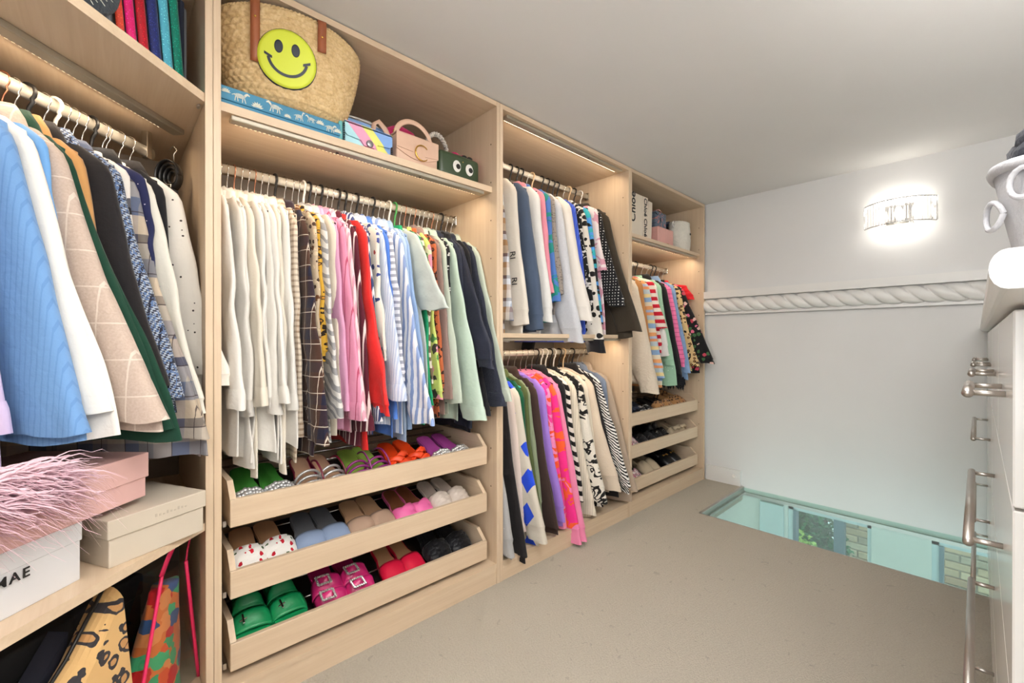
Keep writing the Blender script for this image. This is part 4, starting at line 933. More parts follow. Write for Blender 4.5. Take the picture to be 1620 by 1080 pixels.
# end-wall wardrobe trays
NAVY = LEA('navy_suede', (34, 40, 58), .9); LEO = fabm('leopard_shoe', leopard((190, 140, 90), (150, 96, 56), (36, 28, 26), 60)); BLKL = LEA('black_leather', (24, 24, 26), .3); PINKM = fabm('pink_tweed', patches([(226, 150, 170), (60, 50, 60), (236, 226, 220), (190, 90, 120)], 60)); BEIG = LEA('beige_canvas', (196, 178, 150), .8)
pair({'upper': 'bow', 'sole': NAVY, 'insole': NAVY, 'mat': NAVY}, 2.31, 2.41, .506, 'navy suede mule with a bow', 'pair of navy mules', .24, .092)
pair({'upper': 'band', 'sole': NAVY, 'insole': NAVY, 'mat': MAT['black_dot']}, 2.52, 2.62, .506, 'dark flat mule with a dotted strap', 'pair of dotted mules', .24, .092)
pair({'upper': 'ruched', 'sole': BLKL, 'insole': BLKL, 'mat': LEO}, 2.75, 2.87, .506, 'leopard print mule with a ruched strap', 'pair of leopard mules', .24, .10)
pair({'upper': 'loafer', 'sole': BLKL, 'insole': BLKL, 'mat': LEO}, 2.98, 3.08, .506, 'leopard print flat shoe', 'pair of leopard flats', .24, .088)
pair({'upper': 'loafer', 'sole': BLKL, 'insole': BLKL, 'mat': PINKM}, 2.31, 2.41, .313, 'pink and black tweed flat shoe', 'pair of tweed flats', .24, .09)
pair({'upper': 'ruched', 'sole': BLKL, 'insole': BLKL, 'mat': BLKS, 'seed': 2}, 2.51, 2.62, .313, 'black mule with a gathered strap on the middle tray', 'pair of black gathered mules', .24, .10)
pair({'upper': 'buckle', 'sole': BLKL, 'insole': BLKL, 'mat': BLKL}, 2.73, 2.83, .313, 'black leather sandal with two buckled straps', 'pair of black sandals', .24, .094)
pair({'upper': 'bow', 'sole': BEIG, 'insole': BEIG, 'mat': BEIG}, 2.94, 3.05, .313, 'beige espadrille mule with a bow', 'pair of beige mules', .24, .098)
pair({'upper': 'cross', 'sole': PINKM, 'insole': PINKM, 'mat': PINKM}, 2.34, 2.45, .112, 'pink multicolour woven sandal', 'pair of woven sandals', .24, .094)
pair({'upper': 'loafer', 'sole': BEIG, 'insole': CRM, 'mat': BEIG}, 2.58, 2.68, .112, 'beige canvas loafer on the lowest tray', 'pair of beige loafers', .24, .092)
pair({'upper': 'loafer', 'sole': BLKL, 'insole': CRM, 'mat': BLKL, 'bit': 1}, 2.86, 2.98, .112, 'black leather loafer with a gold horsebit', 'pair of black loafers', .25, .094)

NT.AX = (1, 2)
# ------------------------------------------------------------------ upper shelf of the basket wardrobe
MF = Matrix(((0, 0, 1, 0), (1, 0, 0, 0), (0, 1, 0, 0), (0, 0, 0, 1)))     # text plane facing +x: right = +y, up = +z
# blue printed box
BLUE = pm('blue_box_paper', (62, 132, 166), .6, var=.04); CREAMP = pm('cream_print', (214, 214, 200), .7, var=.08, vs=200); STRP = pm('grey_blue_print', (120, 150, 166), .7)
bx = thing('gift_box', 'flat blue box printed with pale zebras under the straw bag', 'box', (-1.408, .228, SH1))
MB().rbox(-.29, 0, 0, .324, .0, .014, .002).build('base', BLUE, bx); MB().rbox(-.292, .002, -.002, .326, .0145, .052, .002).build('lid', BLUE, bx)
def poly_on(mb, pts, x=.0026, th=.0008): mb.prism(pts, lambda u, v, w_: (w_, u, v), x, x + th)
def animal(y, z, s, f=1, kind='zebra'):
    mb = MB(); st = MB(); T = lambda u, v: (y + f * u * s, z + v * s)
    ob = [T(.5 * math.cos(a) , .24 * math.sin(a)) for a in [k * 2 * PI / 14 for k in range(14)]]
    if f < 0: ob.reverse()
    poly_on(mb, ob)
    nk = [(.3, .1), (.45, -.02), (.72, .28), (.9, .22), (.95, .34), (.72, .50), (.55, .42)]
    if kind == 'giraffe': nk = [(.3, .1), (.45, 0), (.62, .62), (.8, .6), (.8, .72), (.55, .8)]
    for pg in [nk] + [[(x, -.1), (x + .1, -.1), (x + .12 + d_, -.62), (x + .04 + d_, -.62)] for x, d_ in ((-.44, -.1), (-.3, .05), (.22, -.06), (.36, .12))] + [[(-.48, .12), (-.44, .04), (-.72, -.1), (-.76, -.06)]]:
        q = [T(*p) for p in pg]
        if f < 0: q.reverse()
        poly_on(mb, q)
    for k in range(7): u = -.4 + .13 * k; q = [T(u, -.17), T(u + .035, -.17), T(u + .06, .18), T(u + .025, .18)]; poly_on(st, q if f > 0 else q[::-1], .0034, .0004)
    o = mb.build('printed_animal', CREAMP, bx); st.build('printed_stripes', STRP, o)
def palm(y, z, s):
    mb = MB()
    for k in range(7):
        a = PI * (.05 + .9 * k / 6); c_, d_ = math.cos(a), math.sin(a)
        poly_on(mb, [(y, z), (y + s * (.6 * c_ + .16 * d_), z + s * (.6 * d_ - .16 * c_)), (y + s * c_, z + s * d_), (y + s * (.6 * c_ - .16 * d_), z + s * (.6 * d_ + .16 * c_))])
    mb.build('printed_palm', CREAMP, bx)
animal(.045, .035, .026, 1); palm(.088, .019, .016); animal(.135, .037, .026, -1); palm(.168, .019, .011); animal(.20, .033, .020, 1, 'giraffe'); animal(.235, .037, .018, -1); palm(.262, .030, .014); animal(.292, .030, .022, 1); palm(.316, .022, .014); palm(.012, .034, .012)

# straw basket bag
t = NT('straw'); o_ = t.obj(); n1 = t.noise(o_, 45, 2); n2 = t.noise(o_, 160, 2)
STRAW = t.fin(t.ramp(t.math('MULTIPLY_ADD', n2, .5, t.math('MULTIPLY', n1, .5)), [(.25, (184, 150, 102)), (.5, (212, 182, 134)), (.75, (230, 206, 162))], False), .75, 0, n2, .4, .003, .3)
sb = thing('straw_basket_bag', 'large woven straw basket bag with a yellow smiling face patch', 'bag', (-1.497, .428, SH1 + .0525), (0, 0, math.radians(-11)))
HB = .25
def bax(z): v = max(0, min(1, z / HB)); return .088 + .044 * v ** .8 + .010 * math.sin(PI * v), .150 + .062 * v ** .9 + .008 * math.sin(PI * v)
def bsurf(y, z, off=.004):
    ax, ay = bax(z); return (ax * max(0, 1 - (y / ay) ** 2) ** .5 + off, y, z)
NTH, NZ = 352, 120; R = []
for j in range(NZ + 1):
    z = HB * j / NZ; ax, ay = bax(z); row = z / .0165; rf = row - math.floor(row); sgn = 1 if int(row) % 2 else -1; ring = []
    for k in range(NTH):
        a = 2 * PI * k / NTH; pl = .5 + .5 * math.sin(a * 44 + sgn * rf * 3.0 + int(row) * 0)
        d_ = .0058 * math.sqrt(max(0, 1 - (2 * rf - 1) ** 2)) * (.45 + .55 * pl)
        lo = .018 * max(0, .08 - z / HB) / .08
        ring.append(((ax - lo + d_) * math.cos(a), (ay - lo + d_) * math.sin(a), z + .010 * math.cos(2 * a) * (z / HB)))
    R.append(ring)
for sc_, zz in ((.97, HB), (.93, HB - .02), (.86, .06)):
    R.append([(bax(zz)[0] * sc_ * math.cos(2 * PI * k / NTH), bax(zz)[1] * sc_ * math.sin(2 * PI * k / NTH), zz + .010 * math.cos(4 * PI * k / NTH) * zz / HB) for k in range(NTH)])
MB().rings(R, True, True).build('woven_body', STRAW, sb, True)
rm = MB(); ax, ay = bax(HB)
for q in range(2): rm.tube([((ax - .002) * math.cos(a) + .003 * math.cos(a * 60 + q * PI), (ay - .002) * math.sin(a), HB + .010 * math.cos(2 * a) + .003 * math.sin(a * 60 + q * PI)) for a in [2 * PI * k / 480 for k in range(481)]], .0035, 5, False)
rm.build('plaited_rim', STRAW, sb, True)
YEL = pm('lime_yellow_patch', (212, 222, 62), .5, var=.02); INK = pm('patch_ink', (44, 50, 62), .5); COG = pm('cognac_leather', (150, 84, 50), .45, bump=.08)
fy, fz = -.016, .122; RF = .077
def disc(mb, cy, cz, ry, rz, off, nr=6, n=36, thick=.0012):
    vs = [bsurf(cy, cz, off)]; fs = []
    for i in range(1, nr + 1):
        for k in range(n): a = 2 * PI * k / n; vs.append(bsurf(cy + ry * i / nr * math.cos(a), cz + rz * i / nr * math.sin(a), off))
    for k in range(n): vs.append(bsurf(cy + ry * math.cos(a := 2 * PI * k / n), cz + rz * math.sin(a), off - .008))
    for k in range(n): fs.append((0, 1 + k, 1 + (k + 1) % n))
    for i in range(nr): b = 1 + i * n; fs += [(b + k, b + n + k, b + n + (k + 1) % n, b + (k + 1) % n) for k in range(n)]
    mb.add(vs, fs)
m_ = MB(); disc(m_, fy, fz, RF + .0015, RF + .0015, .0082, 10, 48); dk = m_.build('patch_edge', INK, sb, True)
m_ = MB(); disc(m_, fy, fz, RF, RF, .0090, 10, 48); face = m_.build('face_patch', YEL, sb, True)
m_ = MB(); disc(m_, fy - .024, fz + .026, .0112, .0175, .0100, 4, 20); m_.build('eye', INK, face, True)
m_ = MB(); disc(m_, fy + .020, fz + .026, .0112, .0175, .0100, 4, 20); m_.build('eye', INK, face, True)
m_ = MB(); P = []
for k in range(31):
    a = PI * (1.06 + .88 * k / 30); P.append([bsurf(fy + rr * math.cos(a), fz + .004 + rr * 1.0 * math.sin(a), .0102) for rr in (.047, .0545)])
m_.sheet(P, .0006)
for s_ in (-1, 1): m_.sheet([[bsurf(fy + s_ * (.050 + du), fz - .002 + dv + s_ * du * s_ * .5, .0104) for dv in (-.0035, .0035)] for du in (-.010, 0, .010)], .0006)
m_.build('mouth', INK, face)
for y, zb_ in ((-.098, .098), (.076, .172)):
    m_ = MB(); P = []
    zs_ = [lerp(zb_, HB + .004, k / 10) for k in range(11)]
    for z in zs_: b = bsurf(y, min(z, HB), .0095); P.append([(b[0] + (.003 if z > HB - .02 else 0), y + dy, z) for dy in (-.012, .012)])
    for dx, dz in ((.002, .012), (-.006, .018), (-.018, .017), (-.026, .008), (-.028, -.02), (-.028, -.06)): b = bsurf(y, HB, .0095); P.append([(b[0] + dx, y + dy, HB + dz) for dy in (-.012, .012)])
    o = m_.sheet(P, .003).build('leather_strap', COG, sb, True)
    b = bsurf(y, HB - .035, .012); MB().ell((b[0] + .0012, y, HB - .035), .0025, .0035, .0035, 10, 6).build('rivet', GOLD, o, True)

# pastel flap bag, light blue case behind it, teal notebook, dust bag
TEALP = pm('teal_paper', (110, 186, 186), .6); LBL = pm('light_blue_leather', (128, 164, 214), .5)
tag(MB().rbox(-1.56, -1.425, .556, .568, SH1, SH1 + .075, .002).build('notebook', TEALP), 'thin teal notebook standing beside the blue printed box', 'notebook')
cs = thing('leather_case', 'light blue flat case standing behind the pastel bag', 'case', (-1.49, .675, SH1), (0, math.radians(-6), 0))
MB().rbox(-.03, 0, -.098, .098, 0, .132, .006).build('body', LBL, cs); MB().rbox(-.034, .003, -.1, .1, .06, .136, .006).build('flap', LBL, cs)
t = NT('pastel_blocks'); x_, z_ = None, None
sp = t.n('ShaderNodeSeparateXYZ'); t.set(sp.inputs[0], t.obj())
PASTEL = t.fin(t.ramp(t.math('MULTIPLY_ADD', t.math('MULTIPLY_ADD', sp.outputs[2], .95, sp.outputs[1]), 5.2, .18), [(0, (170, 216, 226)), (.14, (232, 160, 190)), (.40, (226, 226, 120)), (.60, (126, 166, 222)), (.97, (222, 222, 130))]), .5)
pb_ = thing('flap_bag', 'pastel pink, yellow and blue flap bag with round clasp', 'bag', (-1.42, .656, SH1))
MB().rbox(-.055, 0, -.083, .083, 0, .070, .006).build('body', PASTEL, pb_, True)
fl_ = [(-.084, .075), (-.084, .038), (-.075, .030), (-.03, .027), (-.018, .012), (.018, .012), (.03, .027), (.075, .030), (.084, .038), (.084, .075)]
MB().prism(fl_[::-1], lambda u, v, w_: (w_, u, v), .0005, .006).box(-.056, .006, -.084, .084, .071, .077).build('flap', PASTEL, pb_)
cl_ = MB().lathe([(.012, 0), (.012, .004), (.009, .005)], n=22, M=Matrix.Translation((.006, 0, .022)) @ Matrix.Rotation(PI / 2, 4, 'Y')).build('clasp', pm('pewter', (150, 146, 150), .35, .7), pb_, True)
for s_ in (-1, 1):
    m_ = MB()
    for k in range(9): m_.ell((.001, s_ * .085, .006 + k * .0075), .003, .0025, .003, 6, 4)
    m_.build('studded_edge', BLK, pb_)
db = thing('dust_bag', 'crumpled pale grey dust bag behind the light blue case', 'dust bag', (-1.60, .69, SH1))
R = []
for j in range(15):
    v = j / 14; R.append([((.05 * (1 - v ** 3 * .7) + .006 * math.sin(5 * a + v * 9)) * math.cos(a), (.12 * (1 - .35 * v ** 2) + .008 * math.sin(7 * a + v * 5)) * math.sin(a), .185 * v + .008 * math.sin(3 * a) * v) for a in [2 * PI * k / 36 for k in range(36)]])
MB().rings(R).build('cloth', fab('grey_dust_cloth', plain((196, 194, 188), .05), bs=60, bstr=.6), db, True); MB().tube([(.03 * math.cos(a), .09 * math.sin(a), .176) for a in [2 * PI * k / 20 for k in range(21)]], .003, 6).build('drawstring', WHP, db, True)

# beige top-handle bag with a gold C
BEI = pm('blush_beige_leather', (212, 176, 152), .45, bump=.04, bs=200); cb = thing('handbag', 'blush beige top-handle bag with a gold C ornament', 'bag', (-1.42, .846, SH1))
MB().rbox(-.085, 0, -.086, .086, 0, .100, .005).build('body', BEI, cb, True)
fp = [(-.088, .104), (-.088, .045)] + [(-.088 + .176 * k / 14, .045 - .024 * math.sin(PI * k / 14)) for k in range(1, 14)] + [(.088, .045), (.088, .104)]
MB().prism(fp[::-1], lambda u, v, w_: (w_, u, v), .0006, .004).rbox(-.087, .004, -.088, .088, .101, .107, .002).build('flap', BEI, cb)
MB().tube([(.0048, -.086, .050), (.0048, -.02, .046)], .0008, 5).tube([(.0048, .03, .040), (.0048, .086, .046)], .0008, 5).build('seam', pm('dark_beige_seam', (176, 136, 112), .6), cb)
MB().tube([(.009, .014 + .028 * math.cos(a), .050 + .028 * math.sin(a)) for a in [math.radians(42 + 276 * k / 28) for k in range(29)]], [.0014 + .0014 * math.sin(PI * k / 28) for k in range(29)], 8).build('gold_letter_c', GOLD, cb, True)
hp = [(-.03, .074 * math.cos(a) , .104 + .068 * math.sin(a)) for a in [PI * k / 22 for k in range(23)]]
MB().tube(hp, .0035, 8, True, .010).build('top_handle', BEI, cb, True)
for s_ in (-1, 1): MB().tube([(-.03, s_ * .074 + .009 * math.cos(a), .114 + .009 * math.sin(a)) for a in [2 * PI * k / 14 for k in range(15)]], .0018, 6).build('gold_ring', GOLD, cb, True)
MB().tube([(-.05, -.086, .09), (-.055, -.105, .125), (-.06, -.125, .145), (-.065, -.14, .135), (-.07, -.145, .09), (-.07, -.13, .02)], .003, 8, True, .010).build('side_strap', BEI, cb, True)
HOT = fab('hot_pink_plush', plain((232, 38, 122), .08), bs=220, bstr=.8)
hp_ = thing('woolly_hat', 'hot pink rounded hat behind the blush bag', 'hat', (-1.60, .86, SH1)); MB().lathe([(.10, 0), (.102, .08), (.094, .14), (.07, .18), (.035, .204), (.004, .21)], n=28).build('crown', HOT, hp_, True); MB().lathe([(.010, .209), (.008, .218), (.001, .22)], n=10).build('top_button', HOT, hp_, True)
wbag = thing('woven_handle_bag', 'tan bag with a speckled rope handle behind the green bag', 'bag', (-1.53, 1.00, SH1))
MB().rbox(-.05, .02, -.075, .075, 0, .125, .012, 3).build('body', TAN2, wbag, True)
m_ = MB(); pth = [(0, -.055 * math.cos(a) - .0, .12 + .085 * math.sin(a)) for a in [PI * k / 40 for k in range(41)]]
for q in range(3): m_.tube([(p[0] + .006 * math.cos(i * .8 + q * 2.09), p[1], p[2] + .006 * math.sin(i * .8 + q * 2.09)) for i, p in enumerate(pth)], .0055, 6)
m_.build('rope_handle', fab('speckled_rope', spots((214, 206, 196), (120, 112, 106), 160, .34, .8, 0)), wbag, True)
pb2 = thing('pink_bow', 'hot pink plush bow sitting behind the green bag', 'bow', (-1.545, 1.125, SH1 + .0))
MB().rbox(-.02, .02, -.03, .03, 0, .115, .012, 3).build('base', HOT, pb2, True)
for s_ in (-1, 1): MB().ell((0, s_ * .024, .140), .022, .028, .026).build('bow_loop', HOT, pb2, True)
MB().ell((.004, 0, .140), .022, .009, .014).build('bow_knot', HOT, pb2, True)
# green bag with eyes
GRB = pm('dark_green_leather', (52, 68, 44), .35, bump=.05, bs=240); gb = thing('camera_bag', 'dark green leather bag with two googly eyes', 'bag', (-1.418, 1.040, SH1))
MB().rbox(-.085, 0, -.1, .1, 0, .100, .018, 4).build('body', GRB, gb, True)
for x in (-.068, -.017): MB().tube([(x, -.1 - .001, .02), (x, -.101, .07), (x, -.084, .099), (x, 0, .1015), (x, .084, .099), (x, .101, .07), (x, .101, .02)], .0022, 6).build('piping', GRB, gb, True)
MB().box(-.046, -.038, -.078, .078, .1, .1025).build('zip', BLK, gb)
for y in (-.018, .044):
    e_ = MB().lathe([(.0185, 0), (.0185, .0012)], n=28, M=Matrix.Translation((.0002, y, .048)) @ Matrix.Rotation(PI / 2, 4, 'Y') @ Matrix.Diagonal((1.25, 1, 1, 1))).build('eye', WHP, gb)
    MB().lathe([(.0105, 0), (.0105, .001)], n=22, M=Matrix.Translation((.0014, y + .006, .048)) @ Matrix.Rotation(PI / 2, 4, 'Y')).build('pupil', BLK, e_)
MB().ell((.0005, .012, .072), .001, .0025, .0025, 8, 4).build('gold_dot', GOLD, gb)
for s_ in (-1, 1): MB().ell((-.03, .055 + s_ * .014, .109), .008, .014, .008, 10, 6).build('bow_loop', BLK, gb, True)
MB().tube([(-.05, -.1, .06), (-.06, -.112, .045), (-.065, -.115, .012)], .004, 6).build('strap', BLK, gb, True)

# ------------------------------------------------------------------ upper shelf of the end-wall wardrobe
CHB = pm('cream_box_card', (226, 214, 196), .65, var=.02)
MU = MF @ Matrix.Rotation(PI / 2, 4, 'Z'); MDn = MF @ Matrix.Rotation(-PI / 2, 4, 'Z')
b1 = thing('gift_box', 'tall cream shop box with black lettering on its face', 'box', (-1.425, 2.235, SH3))
MB().rbox(-.2, 0, 0, .205, 0, .262, .002).build('body', CHB, b1)
text('Chlo\u00e9', .075, PRINT, b1, Matrix.Translation((.0006, .095, .175)) @ MU, bold=.0012)
b2 = thing('gift_box', 'narrow cream shop box lettered twice along its edge', 'box', (-1.424, 2.443, SH3))
MB().rbox(-.2, 0, 0, .058, 0, .262, .002).build('body', CHB, b2)
for z in (.197, .070): text('Chlo\u00e9', .047, PRINT, b2, Matrix.Translation((.0006, .028, z)) @ MDn, bold=.001)
b3 = thing('gift_box', 'plain cream slim box leaning beside the lettered boxes', 'box', (-1.435, 2.512, SH3), (math.radians(-3), 0, 0))
MB().rbox(-.19, 0, 0, .052, .002, .255, .002).build('body', CHB, b3); MB().box(-.185, -.01, -.0035, -.0005, .01, .248).build('edge_paper', pm('pinkish_edge', (196, 150, 140), .6), b3)
pk = thing('wallet_bag', 'pale pink folded wallet bag in front of the patterned pouch', 'bag', (-1.425, 2.625, SH3)); PKL = pm('pale_pink_leather', (226, 170, 160), .45)
MB().rbox(-.05, 0, .045, .215, 0, .112, .004).build('body', PKL, pk); MB().rbox(-.05, .002, .0, .043, 0, .110, .004).build('side_flap', PKL, pk); MB().box(-.04, -.004, .043, .046, .002, .1).build('fold_shadow_gap', pm('deep_pink_lining', (176, 90, 84), .6), pk)  # deep pink strip between the body and the side flap
MB().box(.0, .0008, .12, .15, .012, .015).build('embossed_mark', GOLD, pk)
pn = thing('patterned_pouch', 'grey-blue patterned pouch behind the pink wallet', 'pouch', (-1.485, 2.775, SH3)); PATP = fab('pouch_print', patches([(40, 38, 48), (92, 108, 128), (112, 128, 146), (100, 116, 136), (196, 130, 128)], 30))
MB().rbox(-.05, .0, -.055, .085, 0, .245, .012, 3).build('body', PATP, pn, True)
for q in range(2): MB().tube([(-.02 - q * .02, -.04 + .1 * k / 10, .242 + .022 * math.sin(PI * k / 10)) for k in range(11)], .004, 6).build('striped_cord', fab('cord_print%d' % q, stripes('z', .008, [(0, (60, 40, 46)), (.5, (222, 160, 150))])), pn, True)
NAV2 = pm('navy_slipper', (52, 62, 86), .8, bump=.3); SHRL = pm('cream_slipper_lining', (222, 208, 170), .9, bump=.4)
shf = thing('shoe_box', 'dark low box carrying the navy slippers', 'box', (-1.548, 2.85, SH3)); MB().rbox(-.17, 0, 0, .2, 0, .17, .004).build('body', pm('charcoal_card', (52, 50, 54), .7), shf); MB().rbox(-.172, .002, -.002, .202, .171, .188, .003).build('lid', _pm['charcoal_card'], shf)
for k, (y, x, rz_) in enumerate(((2.89, -1.665, 82), (2.885, -1.60, 84))):
    s_ = thing('slipper', 'navy slipper with cream lining lying on the dark low box', 'slipper', (x, y - .02, SH3 + .189), (0, 0, math.radians(rz_ + 180)), 'pair of navy slippers')
    for nm, mb, mt, smo in make_shoe({'upper': 'band', 'sole': NAV2, 'insole': SHRL, 'mat': NAV2, 'sole_th': .02, 'heel': .03}, .2, .085): mb.build(nm, mt, s_, smo)
br = thing('bucket_pouch', 'fluffy white bucket pouch with ear loops', 'pouch', (-1.475, 3.03, SH3)); FLUF = fab('white_fluff', plain((234, 228, 216), .05, 40), bs=120, bstr=1.0)
R = []
for j in range(13):
    v = j / 12; R.append([((.062 + .006 * math.sin(PI * v) + .003 * noise.noise(Vector((math.cos(a) * 4, math.sin(a) * 4, v * 9)))) * math.cos(a), (.098 + .006 * math.sin(PI * v) + .004 * noise.noise(Vector((math.cos(a) * 4, math.sin(a) * 4, v * 9)))) * math.sin(a), .002 + .205 * v) for a in [2 * PI * k / 32 for k in range(32)]])
R.append([(.05 * math.cos(a), .085 * math.sin(a), .210) for a in [2 * PI * k / 32 for k in range(32)]])
MB().rings(R).build('body', FLUF, br, True)
for s_ in (-1, 1): MB().tube([(.01, s_ * (.104 + .022 * math.cos(a)), .182 + .02 * math.sin(a)) for a in [2 * PI * k / 18 for k in range(19)]], .0045, 7).build('ear_loop', WHP, br, True)
MB().ell((.067, .03, .125), .004, .007, .008, 10, 6).build('button_nose', BLK, br, True)

# ------------------------------------------------------------------ corner wardrobe: boxes and bags
def rz_at(p, ang): return p
PNKB = pm('pink_box_card', (226, 182, 176), .65, var=.015); WHB = pm('white_box_card', (222, 222, 224), .6, var=.015); CRB = pm('cream_lid_card', (206, 194, 176), .65, var=.015)
LS = .540
wbx = thing('shoe_box', 'white shoe box lettered MAE under the pink box', 'box', P0(.269, .05, LS), (0, 0, Q))
MB().rbox(-.28, 0, -.36, 0, 0, .112, .002).build('body', WHB, wbx); MB().rbox(-.283, .002, -.362, .0025, .078, .115, .002).build('lid', WHB, wbx)
text('MAE', .024, PRINT, wbx, Matrix.Translation((.0026, -.116, .064)) @ MF, bold=.0003, space=1.25)
pbx = thing('shoe_box', 'pale pink shoe box stacked on the white box', 'box', P0(.126, .045, LS + .1155), (0, 0, Q))
MB().rbox(-.28, 0, -.48, 0, 0, .06, .002).build('body', PNKB, pbx); MB().rbox(-.284, .004, -.484, .004, .044, .100, .002).build('lid', PNKB, pbx)
ang = math.atan2(.885, -.464) - PI / 2
cbx = thing('shoe_box', 'cream lidded shoe box overhanging the corner shelf beside the white box', 'box', (-1.229, .003, LS), (0, 0, ang))
# local y runs along the front to the right, local x points out to the room
MB().rbox(-.20, 0, .0, .196, 0, .092, .002).build('body', CRB, cbx); MB().rbox(-.204, .004, -.004, .200, .060, .100, .002).build('lid', CRB, cbx)
em = MB()
for k in range(9): em.box(.0042, .0047, .085 + k * .008, .089 + k * .008, .076, .083 - .002 * (k % 3))
em.build('embossed_mark', pm('embossed_card', (190, 178, 160), .6), cbx)
# pink feather boa at the near end of the shelf
PNF = pm('pink_feather', (240, 200, 212), .9, var=.1, vs=60); fe = thing('feather_boa', 'fluffy pale pink feather trim spilling over the pink box', 'feather boa', P0(.40, -.01, LS + .225))
m_ = MB(); rg = random.Random(11); m_.tube([P0(.40 + .02 * k, .06 - .012 * k) - P0(.40, -.01) for k in range(8)], .006, 6); core = m_.build('cord', PNF, fe, True)
m_ = MB(); RT = -DR; OUT = -NN
for k in range(950):
    b = P0(.36 + rg.uniform(-.01, .17), rg.uniform(-.0, .06)) - P0(.40, -.01) + Vector((0, 0, rg.uniform(-.03, .03)))
    ln = rg.uniform(.05, .125); up = rg.uniform(-.3, .55); d1 = (RT * rg.uniform(.55, 1.0) + OUT * rg.uniform(-.05, .5) + Vector((0, 0, up))).normalized()
    pts = [b + d1 * ln * q / 6 + Vector((0, 0, -1)) * (q / 6) ** 2 * ln * rg.uniform(.55, .8) for q in range(7)]
    w_ = rg.uniform(.0009, .0022); sd = Vector((0, 0, 1)).cross(d1).normalized() * w_ + Vector((0, 0, w_ * .7))
    for q in range(6): f_ = 1 - q / 7; m_.add([pts[q] - sd * f_, pts[q] + sd * f_, pts[q + 1] + sd * (f_ - .14), pts[q + 1] - sd * (f_ - .14)], [(0, 1, 2, 3)])
f_ = m_.build('feather_barbs', PNF, fe); f_['kind'] = 'stuff'
# low compartment: leopard tote, clear floral bag, dark bags behind
LEOB = fab('big_leopard', leopard((226, 184, 124), (200, 150, 96), (58, 54, 58), 32, .42, .18), rough=.7)
lt = thing('leopard_tote', 'leopard print tote bag with its pointed corner up', 'bag', P0(.205, .06, .09), (0, 0, Q))
prof = [(-.23, 0), (.10, 0), (.075, .14), (.042, .375), (.028, .365), (-.05, .27), (-.16, .17)]
def loft_xy(prof, x0, x1): return MB().prism(prof, lambda u, v, w_: (w_, u, v), x0, x1)
n_ = 8; R = []
for q in range(n_ + 1):
    w_ = q / n_; k = .70 + .30 * math.sin(PI * w_) ** .5; R.append([(-.07 + .07 * w_, (u - .03) * k + .03, v * (.94 + .06 * math.sin(PI * w_))) for u, v in prof])
MB().rings(R).build('body', LEOB, lt, False)
MB().tube([(-.035, -.165, .172), (-.035, -.052, .277), (-.035, .03, .382)], .004, 6).build('dark_binding', BLK, lt, True)
MB().prism([(-.21, .05), (.0, .3), (-.03, .05)], lambda u, v, w_: (w_, u, v), -.13, -.085).build('navy_lining', pm('navy_lining', (44, 46, 60), .8), lt)
t = NT('clear_plastic'); tb = t.n('ShaderNodeBsdfTransparent'); tb.inputs[0].default_value = (.93, .95, .95, 1); gl = t.n('ShaderNodeBsdfGlossy', Roughness=.08); mx = t.n('ShaderNodeMixShader', i0=.10)
t.t.links.new(tb.outputs[0], mx.inputs[1]); t.t.links.new(gl.outputs[0], mx.inputs[2]); t.t.links.new(mx.outputs[0], t.out.inputs[0]); CLEAR = t.m
NEON = pm('neon_pink_piping', (240, 50, 104), .4); SCARF = fab('tropical_scarf', floral((222, 120, 60), [(206, 28, 34), (70, 176, 120), (226, 90, 50), (60, 90, 140), (236, 150, 90), (64, 170, 116)], 27, .62), rough=.6)
cbg = thing('clear_bag', 'clear plastic bag with neon pink piping and a floral scarf', 'bag', P0(.045, .075, .086), (0, 0, Q))
def trap(v): return lerp(-.085, -.005, v), lerp(.115, .072, v)
R = [[(x, y, .34 * v) for x, y in ((-.10 * (1 - .5 * v), trap(v)[0]), (0, trap(v)[0]), (0, trap(v)[1]), (-.10 * (1 - .5 * v), trap(v)[1]))] for v in (0, .25, .5, .75, 1)]
MB().rings(R, True, False).build('clear_body', CLEAR, cbg)
for sd in (0, 1): MB().tube([(.002, trap(v)[sd], .34 * v) for v in [k / 10 for k in range(11)]], .0042, 7).build('neon_piping', NEON, cbg, True)
hd = [(.0, -.004, .34), (.004, .01, .375), (.006, .03, .405), (.004, .058, .425), (-.002, .085, .425), (-.006, .10, .40), (-.004, .085, .365), (0, .075, .34)]
MB().tube(hd, .0025, 8, True, .009).build('neon_handle', NEON, cbg, True)
R = []
for q in range(13):
    v = q / 12; lo, hi = trap(v * .9); cy = (lo + hi) / 2; wd = (hi - lo) / 2 * .88; R.append([(-.045 * (1 - .45 * v) + (.036 * (1 - .4 * v) + .006 * math.sin(3 * a + 5 * v)) * math.cos(a), cy + wd * math.sin(a) * (1 + .06 * math.sin(4 * a + v * 8)), .01 + .29 * v) for a in [2 * PI * k / 24 for k in range(24)]])
sc2 = tag(MB().rings(R).build('silk_scarf', SCARF, None, True, Matrix.Translation(P0(.045, .075, .086)) @ Matrix.Rotation(Q, 4, 'Z')), 'orange, red and green floral silk scarf inside the clear bag', 'scarf')
